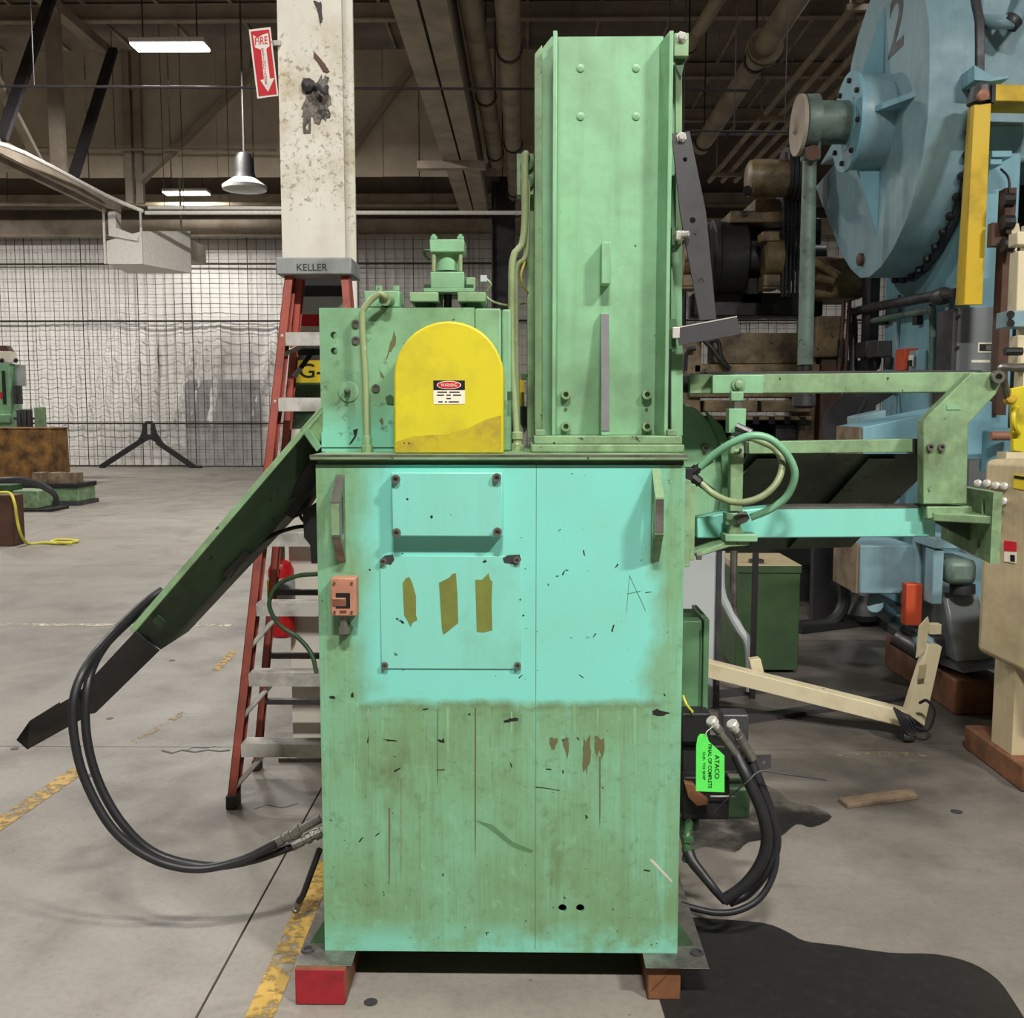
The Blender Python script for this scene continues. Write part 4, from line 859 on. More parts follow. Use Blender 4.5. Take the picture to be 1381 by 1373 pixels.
# ------------------------------------------------------------------ enclosure and valves low on the right
YE = 3.3
EN = MB(); EN.box(xR, P(947, 900, YE).x, YE, YE + .22, P(930, 966, YE).z, P(930, 838, YE).z); EN = EN.build('side_enclosure', M['encl'], RT, .003)
MB().box(P(947, 900, YE).x + .001, P(955, 900, YE).x, YE - .01, YE + .24, P(930, 968, YE).z, P(930, 834, YE).z).build('enclosure_door', M['encl'], EN, .003)
MB().pbox(943, 850, 944.5, 962, YE - .002, .003).build('door_seam', M['dgreen'], EN)
YN = 3.2
vm = MB().pbox(921, 1048, 984, 1106, YN, .15).build('valve_manifold', M['black'], RT, .006)
MB().pbox(919, 962, 958, 1002, YN + .02, .12).build('solenoid_block', M['black'], vm, .006)
MB().pbox(974, 964, 1010, 1002, YN + .1, .08).build('solenoid_block', M['dsteel'], vm, .006)
MB().pbox(920, 1006, 1004, 1044, YN + .05, .12).build('valve_body', M['black'], vm, .006)
MB().pbox(975, 1062, 1012, 1106, YN + .06, .1).build('pump_body', M['dgreen'], vm, .012)
for y in (1041, 1074): MB().cyl(P(958, y, YN - .02), P(992, y, YN - .02), .003, n=8).build('tie_rod', M['chrome'], vm)
MB().holed([P(*p, YN + .03) for p in ((1008, 1020), (1040, 1019), (1040, 1036), (1024, 1040), (1008, 1048))], [circ(P(1031, 1029, YN + .03), .008, 12)], (0, .01, 0)).build('lug', M['dsteel'], vm)
MB().pprism([(923, 1056), (936, 1058), (945, 1072), (955, 1078), (955, 1086), (940, 1088), (928, 1076)], YN - .03, .04).build('rusty_cap', M['wood'], vm, .003)
MB().lathe([(.03, 0), (.034, .01), (.034, .03), (.02, .034)], P(930, 1104, YN + .05), (0, 0, -1), 10).build('pipe_union', M['dgreen'], vm)
def hose(pts, r, m='rubber', n=12, nm='hydraulic_hose'): return MB().tube([P(*p) for p in pts], r, n, 6).build(nm, M[m], RT)
hose([(993, 1018, 3.1), (1008, 1050, 3.06), (1026, 1090, 3.05), (1034, 1130, 3.05), (1026, 1164, 3.05), (1004, 1194, 3.05), (976, 1214, 3.06)], .019)
hose([(1009, 1020, 3.12), (1024, 1056, 3.1), (1040, 1100, 3.1), (1046, 1140, 3.1), (1032, 1176, 3.1), (1008, 1204, 3.1), (984, 1216, 3.08)], .018)
hose([(978, 1216, 3.06), (964, 1200, 3.06), (948, 1180, 3.08), (934, 1162, 3.1), (928, 1148, 3.12)], [.012, .02])
hose([(929, 1152, 3.12), (926, 1138, 3.12), (928, 1122, 3.14), (929, 1110, 3.2)], .014, 'dgreen')
for y in (1128, 1143, 1155): MB().lathe([(.019, 0), (.019, .016)], P(927.5, y, 3.12), (0, 0, -1), 6).build('hose_nut', M['dgreen'], RT, smooth=20)
hose([(1012, 1062, 3.14), (1032, 1100, 3.12), (1046, 1140, 3.1), (1044, 1176, 3.08), (1026, 1210, 3.06), (996, 1228, 3.05), (966, 1231, 3.06), (940, 1226, 3.08), (919, 1220, 3.1)], .0105)
for a, b in (((986, 974), (1012, 1020)), ((958, 970), (994, 1018))):
    A, B = P(*a, 3.06), P(*b, 3.1); d = B - A
    MB().lathe([(.015, 0), (.019, .004), (.019, .02), (.013, .022), (.013, .034)], A, d, 12).build('swivel_nut', M['chrome'], RT, smooth=25)
    MB().lathe([(.012, .034), (.016, .036), (.016, .05), (.012, .052), (.012, .058), (.0165, .06), (.0165, d.length + .01)], A, d, 12).build('crimp_sleeve', M['steel'], RT, smooth=30)
MB().tube([P(962, 1096, 3.02), P(985, 1074, 3.02), (P(1008, 1054, 3.02)), P(1026, 1040, 3.04), P(1060, 1044, 3.04), P(1115, 1052, 3.06)], .0028, 6, 4).build('cable_tie', M['rubber'], RT)
MB().tube([P(921, 938, YE - .02), P(926, 950, YE - .04), P(934, 960, YN)], .004, 8, 4).build('yellow_wire', M['cord'], RT)
# ------------------------------------------------------------------ chute on the left
YT, YU = 2.98, 3.12
def ch(top, bot): return [P(*top, YT), P(*bot, YU)]
t0, t1 = (434, 551), (178, 851); b0, b1 = (430, 648), (217, 876)
wl = MB(); q = [P(*t0, YT), P(*t1, YT), P(*b1, YU), P(*b0, YU)]; wl.prism(q, (0, .01, 0)); wl.build('chute_wall', M['chute'], RT)
MB().prism([P(432, 548, YT), P(174, 848, YT), P(180, 855, YT), P(434, 558, YT)], (0, .05, 0)).build('chute_flange', M['green_worn'], RT, .002)
MB().prism([v + V((0, .25, 0)) for v in q], (0, .01, 0)).build('chute_wall', M['chute'], RT)
MB().prism([q[3], q[2], q[2] + V((0, .25, 0)), q[3] + V((0, .25, 0))], (0, 0, .01)).build('chute_floor', M['chute'], RT)
cs = MB(); cs.prism([P(409, 583, YT - .012), P(415, 578, YT - .012), P(433, 603, YT + .01), P(427, 609, YT + .01)], (0, .02, 0)); cs.build('chute_cleat', M['green'], RT)
MB().prism([P(434, 548, YT - .004), P(405, 580, YT - .004), P(422, 604, YT + .03), P(436, 596, YT + .03)], (0, .015, 0)).build('chute_neck', M['green_worn'], RT, .002)
MB().prism([P(182, 852, YT - .01), P(214, 878, YU - .03), P(128, 962, YU - .03), P(94, 968, YU - .05), P(100, 940, YT)], (0, .012, 0)).build('chute_extension', M['darkiron'], RT)
MB().prism([P(104, 936, YT - .02), P(40, 972, YT - .02), P(22, 998, YT - .02), P(37, 1011, YU - .04), P(118, 966, YU - .04)], (0, .01, 0)).build('chute_lip', M['black'], RT)
MB().prism([P(40, 972, YT - .02), P(22, 998, YT - .02), P(37, 1011, YU - .04), P(118, 966, YU - .04), P(104, 936, YT - .02)][0:3], (0, .2, .0)).build('chute_lip_floor', M['black'], RT)
MB().prism([P(205, 838, YT - .012), P(212, 830, YT - .012), P(222, 838, YT + .02), P(215, 848, YT + .02)], (0, .01, 0)).build('chute_clip', M['dgreen'], RT)
MB().prism([P(300, 775, YU - .03), P(330, 742, YU - .03), P(336, 748, YU - .02), P(306, 780, YU - .02)], (0, .02, 0)).build('chute_stop', M['black'], RT)
MB().prism([P(434, 640, YU - .02), P(434, 592, YT + .02), P(380, 690, YU - .01), P(395, 700, YU)], (0, .2, 0)).build('chute_mount', M['black'], RT)
MB().pprism([(408, 690), (428, 676), (430, 760), (420, 760), (418, 735), (410, 725)], YU + .06, .1).build('chute_knob', M['black'], RT)
# hoses on the left
hose([(218, 796, 3.42), (196, 812, 3.36), (160, 846, 3.2), (122, 890, 3.0), (101, 935, 2.92), (99, 985, 2.9), (114, 1050, 2.9), (152, 1118, 2.9), (205, 1158, 2.92), (265, 1172, 2.95), (325, 1160, 2.98), (372, 1138, 3.0)], .0135, n=14)
hose([(205, 815, 3.4), (170, 842, 3.3), (138, 876, 3.1), (119, 920, 2.98), (116, 985, 2.95), (132, 1052, 2.95), (166, 1112, 2.95), (212, 1152, 2.97), (280, 1168, 3.0), (340, 1160, 3.02), (398, 1140, 3.05)], .0135, n=14)
for a, b in (((368, 1140), (432, 1104)), ((394, 1141), (434, 1122))):
    A, B = P(*a, 3.02), P(*b, 3.05); d = B - A
    MB().lathe([(.0165, 0), (.0165, .035), (.013, .037), (.013, .045), (.018, .047), (.018, .062), (.014, .064), (.014, .074), (.019, .076), (.019, .096), (.014, .098), (.014, max(d.length, .12))], A, d, 10).build('hose_coupling', M['steel'], RT, smooth=28)
hose([(431, 1146, 3.1), (420, 1176, 3.12), (409, 1206, 3.14), (403, 1216, 3.15)], .0105)
MB().lathe([(.0105, 0), (.0125, .004), (.0125, .03), (.009, .032), (.009, .045), (.0115, .047), (.0115, .06)], P(405, 1212, 3.15), P(396, 1236, 3.17) - P(405, 1212, 3.15), 10).build('hose_end', M['steel'], RT, smooth=28)
hose([(430, 774, 3.2), (400, 777, 3.22), (374, 790, 3.24), (363, 815, 3.25), (376, 842, 3.25), (402, 860, 3.24), (420, 882, 3.22), (427, 908, 3.2)], .0075, 'dgreen')
hose([(308, 779, 3.1), (330, 752, 3.12), (360, 726, 3.16), (395, 712, 3.2), (425, 709, 3.25)], .0065)
hose([(402, 682, 3.22), (406, 698, 3.22), (416, 706, 3.22), (430, 702, 3.22)], .0055)
# ------------------------------------------------------------------ blocks and tag
b = thing('timber_block', 'red-painted timber block under the machine foot by the yellow line', 'block', PZ(430, 1357))
a0, a1 = P(397, 1330, 2.70), P(466, 1330, 2.70)
MB().box(a0.x, a1.x, 2.705, 3.42, 0, FOOTZ - .0005).build('block_body', M['wood'], b, .006)
MB().box(a0.x + .002, a1.x - .002, 2.70, 2.705, .002, FOOTZ - .002).build('red_end', M['red'], b, .004)
b2 = thing('timber_block', 'bare brown timber block under the machine foot by the oil stain', 'block', PZ(893, 1350))
a0, a1 = P(873, 1330, 2.74), P(918, 1330, 2.74)
MB().box(a0.x, a1.x, 2.74, 3.42, 0, FOOTZ - .0005).build('block_body', M['wood'], b2, .005)
MB().bar(V((a0.x + .012, 2.739, .03)), V((a1.x - .03, 2.739, .09)), .002, .003, (0, 1, 0)).build('grain_crack', M['brown'], b2)
YQ = 2.98
tg = thing('shipping_tag', 'bright green card tag hung on the hydraulic hose fittings', 'tag', P(958, 1068, YQ))
MB().pprism([(941, 994), (944, 990), (953, 990), (956, 1000), (977, 1019), (977, 1068.5), (938.5, 1067), (939, 1005)], YQ, .0012).build('card', M['lgreen'], tg)
dn = (P(958, 1060, YQ) - P(958, 1000, YQ)).normalized(); lf = V((1, 0, 0))
def tl(s, px, y0, y1, h, m='lblack'):
    c = P(px, (y0 + y1) / 2, YQ - .0003); text('tag_print', s, c, dn, lf, (P(px, y0, YQ) - P(px, y1, YQ)).length, h, M[m], tg)
tl('ATACO', 967, 1018, 1050, .0145); tl('FINAL OP COMPLETE', 957.5, 1004, 1063, .0115); tl('O.K. TO SHIP', 949.5, 1014, 1052, .008)
MB().tube([P(950, 994, YQ), P(954, 986, YQ), P(962, 980, 3.06)], .0012, 6, 4).build('tag_string', M['white'], tg)
# ================================================================== stepladder, extinguisher
fb = PZ(306, 1092); YT_ = 4.45; tp_ = P(384, 372, YT_)
xcn = P(427, 360, YT_).x
LD = thing('stepladder', 'orange fibreglass stepladder with aluminium treads leaning against the white column', 'ladder', (xcn, fb.y + .2, 0))
bot = V((fb.x, fb.y, .0)); top = V((tp_.x, YT_, tp_.z))
def mir(v): return V((2 * xcn - v.x, v.y, v.z))
def rail(a, b, s, w, d, nm='rail'):
    """C-channel: web on the outer side, two flanges turned inward; s = +1 when inward is +x"""
    o = MB(); A, B = V(a), V(b)
    def seg(x0, x1, y0, y1):
        o.hexa([A + V((x0, y0, 0)), A + V((x1, y0, 0)), A + V((x1, y1, 0)), A + V((x0, y1, 0))], [B + V((x0, y0, 0)), B + V((x1, y0, 0)), B + V((x1, y1, 0)), B + V((x0, y1, 0))])
    seg(0, s * .004, 0, d); seg(0, s * w, 0, .004); seg(0, s * w, d - .004, d)
    return o.build(nm, M['fibre'], LD)
for s, f_ in ((1, lambda v: v), (-1, mir)):
    r = rail(f_(bot + V((0, 0, .03))), f_(top), s, .036, .075, 'front_rail')
    p = f_(bot); MB().box(p.x - .004 * s, p.x + .04 * s, p.y - .004, p.y + .08, 0, .06).build('rubber_foot', M['tip'], r, .004)
    rb = PZ(341, 1040); rt_ = V((tp_.x + .025, YT_ + .11, tp_.z))
    r2 = rail(f_(rb + V((0, 0, .03))), f_(rt_), s, .03, .05, 'rear_rail')
    p = f_(rb); MB().box(p.x - .004 * s, p.x + .034 * s, p.y - .004, p.y + .055, 0, .05).build('rubber_foot', M['tip'], r2, .004)
RV = stud(.007, .004, M['alu'])
steps = [1000, 906, 812, 718, 627, 537, 447]
def at(y):       # point on the left front rail at pixel row y
    best = min((abs((CY - F * (q - CAM).dot(_u) / (q - CAM).dot(_f)) - y), k) for k in range(201) for q in [bot + (top - bot) * (k / 200)])[1]
    return bot + (top - bot) * (best / 200)
for i, y in enumerate(steps):
    p = at(y + 2); q = mir(p); o = MB()
    o.box(p.x + .032, q.x - .032, p.y - .006, p.y + .085, p.z - .004, p.z + .002)
    o.box(p.x + .032, q.x - .032, p.y - .008, p.y - .002, p.z - .055, p.z + .002).box(p.x + .032, q.x - .032, p.y + .08, p.y + .085, p.z - .04, p.z)
    for k in range(8): o.box(p.x + .036, q.x - .036, p.y + .004 + k * .01, p.y + .007 + k * .01, p.z + .002, p.z + .004)
    st = o.build('tread', M['alu'], LD)
    for f_, s in ((lambda v: v, 1), (mir, -1)):
        for dz in (-.012, -.04): place('rivet', RV, LD, f_(p + V((.016 + dz * .05, 0, dz))))
        if i < 3:
            MB().tube([f_(p + V((.005 - .012, -.004, -.2))), f_(p + V((.13, .03, -.045)))], .011, 8, 0).build('tread_brace', M['alu'], LD)
    if i in (5, 6): continue
for y in (886, 948, 800):
    rb2 = PZ(341, 1040); t = (P(380, y, 4.56).z) / tp_.z; p = rb2 + (V((tp_.x + .025, YT_ + .11, tp_.z)) - rb2) * t; q = mir(p)
    MB().box(p.x + .01, q.x - .01, p.y + .005, p.y + .035, p.z - .012, p.z + .012).build('rear_bar', M['dsteel'], LD)
p = at(470); MB().bar(p + V((.02, .05, -.02)), p + V((.1, .14, .03)), .012, .02).build('spreader', M['alu'], LD)
MB().bar(p + V((.05, .1, -.12)), p + V((.13, .14, .0)), .012, .02).build('spreader', M['black'], LD)
MB().bar(p + V((.06, .15, -.005)), mir(p) + V((-.06, .15, -.005)), .02, .03).build('spreader_bar', M['black'], LD)
cpA, cpB = P(372, 360, YT_ - .03), P(474, 360, YT_ - .03)
o = MB(); z1, z0 = P(427, 347, YT_ - .03).z, P(427, 370, YT_ - .03).z
o.box(cpA.x, cpB.x, YT_ - .03, YT_ + .2, z0, z1); CPP = o.build('top_cap', M['cap'], LD, .006)
text('cap_letters', 'KELLER', P(421, 360.5, YT_ - .0305), (1, 0, 0), (0, 0, 1), .135, .03, M['dsteel'], CPP, .001)
p = at(447); text('tread_print', 'DANGER', V((xcn - .04, p.y - .0085, p.z - .022)), (1, 0, 0), (0, 0, 1), .08, .016, M['lred'], LD, .0006)
# extinguisher on the column's left edge
YX = 4.7; c = P(381, 858, YX); t_ = P(381, 755, YX); rx = .062
EX = thing('fire_extinguisher', 'red fire extinguisher hung low beside the white column behind the ladder', 'extinguisher', V((c.x, YX, c.z)))
h = t_.z - c.z
MB().lathe([(rx * .8, 0), (rx, .012), (rx, h - .05), (rx * .75, h - .015), (rx * .3, h), (rx * .3, h + .02)], V((c.x, YX, c.z)), (0, 0, 1), 28).build('cylinder', M['extred'], EX)
MB().lathe([(rx + .0012, h * .5), (rx + .0012, h * .78)], V((c.x, YX, c.z)), (0, 0, 1), 28).build('label_band', M['lgrey'], EX)
MB().box(c.x - .055, c.x - .035, YX - .057, YX - .045, c.z + h * .52, c.z + h * .76).build('yellow_label', M['lyel'], EX)
MB().lathe([(.02, 0), (.02, .05), (.012, .06)], V((c.x, YX, c.z + h + .01)), (0, 0, 1), 12).build('valve', M['steel'], EX)
MB().bar(V((c.x, YX - .02, c.z + h + .055)), V((c.x + .005, YX - .085, c.z + h - .03)), .02, .008).build('lever', M['chrome'], EX)
MB().bar(V((c.x, YX - .015, c.z + h + .07)), V((c.x + .004, YX - .075, c.z + h + .06)), .02, .006).build('lever', M['black'], EX)
MB().box(c.x + rx * .2, cl.x + .05, YX + rx * .6, YC, c.z + h * .55, c.z + h * .6).build('bracket', M['steel'], EX)
# ================================================================== blue press at the right
XF = 2.64
BP = thing('blue_press', 'big pale blue mechanical press with guarded flywheel numbered 2', 'press', (3.2, 7.4, 0))
fc = [(1253, 30), (1253.5, 64), (1253, 110), (1251, 160), (1244, 212), (1233, 262), (1221, 300), (1204, 336), (1188, 360), (1172, 374), (1160, 375), (1147, 363), (1135, 343), (1118, 300), (1107, 272), (1100, 252), (1106, 222), (1117, 143)]
pts = [PX(x, y, XF) for x, y in fc]
cen = PX(1187, 165, XF)
top = [V((XF, 2 * cen.y - p.y, 2 * cen.z - p.z)) for p in pts[2:12]]     # the upper half repeats the lower one, turned over
face = pts + [p for p in top]
face = sorted(face, key=lambda p: math.atan2(p.z - cen.z, p.y - cen.y))
FW = MB().prism(face, (.3, 0, 0)).build('flywheel_guard', M['blue'], BP, .004, smooth=30)
def off(s, x): return [V((x, cen.y + (p.y - cen.y) * s, cen.z + (p.z - cen.z) * s)) for p in face]
MB().prism(off(1.03, XF + .3), (.05, 0, 0)).build('guard_ring', M['dsteel'], BP, .004)
bm_ = MB().lathe([(.028, 0), (.028, .03), (.018, .036)], (0, 0, 0), (0, -1, 0), 8).mesh('rim_bolt', M['black'])
for k in range(26):
    an = -math.pi * .98 + k * .14; ring = off(1.012, XF + .29)
    p = min(ring, key=lambda q: abs(math.atan2(q.z - cen.z, q.y - cen.y) - an))
    d = V((0, math.cos(an), math.sin(an))); i = ring.index(p)
    q = ring[(i + 1) % len(ring)]; 
    # intersection of the ring outline with the ray at this angle
    best = None
    for j in range(len(ring)):
        a, b = ring[j] - cen, ring[(j + 1) % len(ring)] - cen
        den = d.y * (b.z - a.z) - d.z * (b.y - a.y)
        if abs(den) < 1e-9: continue
        t = (a.y * (b.z - a.z) - a.z * (b.y - a.y)) / den; u = (a.y * d.z - a.z * d.y) / den
        if t > 0 and -1e-6 <= u <= 1 + 1e-6: best = t; break
    if best: place('rim_bolt', bm_, BP, V((XF + .285, cen.y, cen.z)) + d * (best - .005), (math.atan2(d.z, -d.y) * -1, 0, 0))
xh = PX(1150, 165, XF).x
def ax(px): return (px - 710) / F * cen.y
h0, h1, h2 = 2.44, 2.13, 2.02
MB().lathe([(.34, 0), (.34, XF - h0 + .02 - .0), (.0, XF - h0 + .02)], (XF, cen.y, cen.z), (-1, 0, 0), 36).build('hub', M['blue'], BP, smooth=40)
MB().lathe([(.355, 0), (.355, .03), (.2, .03), (.2, .035)], (h0 - .02 + .0, cen.y, cen.z), (-1, 0, 0), 36).build('hub_cover', M['blue2'], BP)
for k in range(8):
    an = k * math.pi / 4 + .2; place('hub_bolt', bm_, BP, V((h0 - .05, cen.y + .29 * math.cos(an), cen.z + .29 * math.sin(an))), (0, 0, -math.pi / 2), (.7, .7, .7))
MB().cyl((h0 - .05, cen.y, cen.z), (h1, cen.y, cen.z), .155, n=28).build('shaft', M['rod'], BP)
MB().lathe([(.20, 0), (.20, .09), (.19, .1)], (h1 + .03, cen.y, cen.z), (-1, 0, 0), 28).build('eccentric_strap', M['rod'], BP)
MB().lathe([(.22, 0), (.22, .03), (.07, .035), (.05, .06)], (h1 - .08, cen.y, cen.z - .02), (-1, 0, 0), 28).build('crank_disc', M['steelroof'], BP)
for dy, dz, ln in ((0, 1, .5), (-1, 0, .35), (0, -1, .5), (1, 0, .35)):
    d = V((0, dy, dz)); sd = V((0, -dz, dy)) * .02; c = V((XF, cen.y, cen.z)) + d * .33
    MB().prism([c + sd, c + sd + V((-.16, 0, 0)), c + sd + d * ln], sd * -2).build('hub_gusset', M['blue2'], BP)
# painted numeral
c = PX(1209, 30, XF - .002)
text('numeral', '2', V((XF - .002, c.y, c.z)), (0, -1, 0), (0, 0, 1), .3, .42, M['dsteel'], BP)
q = PX(1163, 350, XF); MB().lathe([(.05, 0), (.05, .03), (.03, .04)], q, (-1, 0, 0), 12).build('guard_bolt', M['brown'], BP)
# connecting rod and damper hanging from the crank
rx_ = h1 - .0; rp = P(1090, 200, cen.y)
rt0, rt1 = P(1092, 215, cen.y), P(1086, 492, cen.y)
ROD = MB().tube([rt0, P(1090, 300, cen.y), rt1], [.052, .06], 14, 0).build('connecting_rod', M['rod'], BP)
MB().bar(P(1094, 150, cen.y), P(1093, 218, cen.y), .13, .12, (0, 1, 0)).build('rod_yoke', M['rod'], BP, .02)
MB().cyl(P(1096, 206, cen.y - .12), P(1096, 206, cen.y + .1), .055, n=14).build('rod_pin', M['brown'], BP)
MB().cyl(rt1, P(1086, 500, cen.y), .05, n=14).build('rod_end', M['black'], BP)
MB().lathe([(.06, 0), (.06, .12), (.09, .13), (.09, .2), (.06, .22)], P(1085, 512, cen.y), (0, 0, -1), 16).build('rod_damper', M['dsteel'], BP)
# crown and uprights of the frame
YP = 6.9
zc1 = P(1340, 218, YP).z
MB().box(2.99, 6.5, YP, YP + 1.5, zc1, 6.2).build('crown', M['blue'], BP, .03)
XS = 3.0
cl_ = MB().box(XS, XS + .3, 6.88, 8.5, .16, 3.6).build('upright', M['blue2'], BP, .01)
MB().box(XS + .3, P(1345, 550, 7.12).x, 7.12, 7.6, .3, zc1 - .05).build('slide_way', M['blue2'], BP, .01)
MB().box(P(1345, 500, 6.9).x, 6.5, 7.6, 7.7, .3, zc1).build('die_space_shade', M['hole'], BP)  # black sheet stands in for the shadow under the crown
MB().box(P(1337, 500, 6.7).x + .35, 6.5, 6.7, 8, .16, P(1381, 640, 6.7).z).build('bed', M['blue'], BP, .02)
mb = MB(); mb.pbox(1338, 203, 1365, 212, 6.6, .2).pbox(1336, 210, 1352, 222, 6.62, .15); mb.build('way_cap', M['blue2'], BP, .005)
mb = MB()
mb.pprism([(1314, 87), (1340, 103), (1361, 101), (1361, 106), (1336, 110), (1314, 108)], 6.62, .25); mb.build('crown_bracket', M['blue2'], BP, .004)
MB().tube([PX(1310, 28, 3.0), P(1358, 30, 6.7), P(1372, 22, 6.75), P(1382, 0, 6.8), P(1392, -60, 6.85)], .045, 12, 4).build('air_pipe', M['blue'], BP)
MB().cyl(P(1361, 34, 6.7), P(1368, 26, 6.7), .06, n=12).build('pipe_elbow', M['dsteel'], BP)
# yellow guard rail of the press
YY = 6.45
MB().pprism([(1314, 141), (1337, 139), (1325, 411), (1300, 411)], YY, .02).build('guard_post', M['yellow2'], BP, .004)
MB().prism([P(1314, 141, YY), P(1300, 411, YY), P(1290, 411, YY + .25), P(1307, 145, YY + .25)], (0, .02, 0)).build('guard_post_side', M['yellow2'], BP)
MB().pprism([(1342, 113), (1440, 116), (1440, 138), (1342, 136)], YY, .25).build('guard_rail', M['yellow2'], BP, .006)
MB().pbox(1338, 113, 1343, 138, YY, .2).build('rail_end', M['black'], BP)
MB().lathe([(.09, 0), (.07, .1), (.0, .14)], P(1324, 140, YY + .1), (0, 0, 1), 16).build('beacon', M['dsteel'], BP)
MB().lathe([(.03, 0), (.035, .04), (.0, .06)], P(1323, 130, YY - .0), (0, -1, 0), 12).build('beacon_lens', M['salmon'], BP)
# brown gib bracket
mb = MB(); mb.pbox(1350, 253, 1364, 560, 6.4, .1); mb.build('gib_strip', M['brown'], BP)
MB().pbox(1337, 300, 1357, 332, 6.35, .06).build('gib_bracket', M['brown'], BP, .004)
for y in (270, 300, 330): MB().cyl(P(1352, y, 6.3), P(1366, y, 6.3), .045, n=10).build('gib_bolt', M['black'], BP)
MB().prism([P(1364, 304, 6.3), P(1374, 301, 6.3), P(1376, 312, 6.3), P(1371, 340, 6.3), P(1366, 336, 6.3)], (0, .03, 0)).build('rag', M['cream'], BP)
MB().tube([P(1350, 228, 6.45), P(1360, 240, 6.4), P(1362, 262, 6.38)], .008, 6, 4).build('oil_line', M['black'], BP)
# grey control boxes on the upright
pb = MB().pbox(1290, 414, 1355, 560, 6.80, .3).build('control_box', M['grey'], BP, .006)
MB().pbox(1283, 416, 1290, 560, 6.81, .26).build('control_box_hinge', M['dsteel'], pb)
def badge(x0, y0, x1, y1, Y):
    b_ = MB().pbox(x0, y0, x1, y1, Y - .004, .004).build('badge', M['offwhite'], pb)
    MB().pbox(x0 + 2, y0 + 2, x1 - 2, y1 - 2, Y - .005, .002).build('badge_field', M['lblack'], b_)
    MB().pbox(x0 + 11, y0 + 3.5, x1 - 3.5, y1 - 3.5, Y - .006, .002).build('badge_mark', M['steel'], b_)
badge(1319, 462, 1341, 475.5, 6.80)
MB().pbox(1310, 485.5, 1335, 489, 6.797, .003).build('strip_label', M['offwhite'], pb)
for x, y in ((1292.5, 427), (1351, 426), (1291, 469), (1350, 469)): MB().lathe([(.012, 0), (.012, .01)], P(x, y, 6.80), (0, -1, 0), 10).build('screw', M['black'], pb)
pb2 = MB().pbox(1305, 575, 1331, 762, 6.80, .3).build('control_box', M['grey'], BP, .006)
MB().pbox(1306, 574, 1331, 580, 6.795, .01).build('strip_label', M['offwhite'], pb2); badge(1308, 591.5, 1327, 604, 6.80)
for y in (566, 588, 606): MB().lathe([(.012, 0), (.012, .01)], P(1330, y - 18, 6.80), (0, -1, 0), 10).build('screw', M['black'], pb2)
MB().pbox(1332, 540, 1338, 762, 6.83, .1).build('box_edge', M['blue2'], BP)
MB().cyl(P(1336, 588, 6.0), P(1369, 588, 6.0), .028, n=12).build('pink_pipe', M['salmon'], BP)
MB().lathe([(.11, 0), (.11, .25), (.08, .27)], P(1347, 636, 6.2), (0, 0, 1), 16).build('air_filter', M['blue2'], BP)
# pipes, relays and switch on the upright
def sd(x, y, o=0.0): return PX(x, y, XS - o)
MB().tube([sd(1290, 396, .1), sd(1262, 399, .1), sd(1225, 406, .1), sd(1152, 421, .1), sd(1151, 440, .1), sd(1150, 640, .1)], .038, 12, 3).build('air_pipe', M['dsteel'], BP)
MB().lathe([(.05, 0), (.06, .02), (.06, .14), (.05, .16)], sd(1276, 398, .1), (0, 1, 0), 12).build('pipe_union', M['dsteel'], BP)
MB().tube([sd(1172, 434, .05), sd(1245, 420, .05), sd(1254, 421, .05), sd(1258, 432, .05), sd(1258, 640, .05)], .026, 10, 4).build('air_pipe', M['rod'], BP)
a_, b_ = sd(1172, 500), sd(1183, 500); MB().box(XS - .08, XS, b_.y, a_.y, .6, sd(1178, 372).z).build('dark_conduit', M['darkiron'], BP)
def sbox(x0, y0, x1, y1, d, nm, m, par=BP, bv=.005, o=0.0):
    a, b = sd(x0, (y0 + y1) / 2, o), sd(x1, (y0 + y1) / 2, o); t = sd((x0 + x1) / 2, y0, o); q = sd((x0 + x1) / 2, y1, o)
    return MB().box(XS - o - d, XS - o, b.y, a.y, q.z, t.z).build(nm, M[m], par, bv)
for x in (1196, 1242): sbox(x - 3, 426, x + 3, 438, .05, 'pipe_clip', 'black')
for x0 in (1176, 1192):
    r_ = sbox(x0, 461, x0 + 15, 482, .14, 'relay', 'dsteel')
    MB().lathe([(.03, 0), (.035, .03), (.02, .1)], sd(x0 + 7, 482, .06), (0, 0, -1), 10).build('relay_stem', M['black'], r_)
os_ = sbox(1224, 471, 1238, 500, .1, 'orange_switch', 'orange')
sbox(1226, 479, 1232, 494, .004, 'switch_plate', 'white', os_, 0, .1); sbox(1227, 486, 1231, 494, .02, 'switch_lever', 'black', os_, 0, .1)
sbox(1240, 473, 1251, 500, .08, 'junction_box', 'blue')
for x in (1205, 1275): sbox(x, 400, x + 5, 690, .03, 'upright_rib', 'blue')
# bolster wedge, clamp box and foot
MB().pprism([(1164, 576), (1248, 559), (1338, 541), (1338, 620), (1164, 620)], 6.2, .5).build('bolster_arm', M['blue2'], BP, .006)
MB().pprism([(1155, 562), (1195, 553), (1195, 576), (1155, 590)], 6.75, .2).build('bolster_arm', M['blue'], BP, .006)
MB().pbox(1158, 576, 1165, 620, 6.22, .45).build('arm_end', M['oldwood'], BP)
bx = MB().pbox(1160, 736, 1234, 801, 5.9, .5).build('scrap_chute', M['blue'], BP, .008)
MB().pbox(1155, 735, 1160, 800, 5.92, .45).build('chute_end', M['oldwood'], bx)
zz = P(1200, 770, 6.4).z; MB().box(P(1190, 770, 6.4).x, 3.0, 6.38, 6.46, zz - .06, zz + .06).build('chute_bracket', M['blue'], bx); MB().box(2.92, 3.0, 6.46, 6.9, zz - .06, zz + .06).build('chute_bracket', M['blue'], bx)
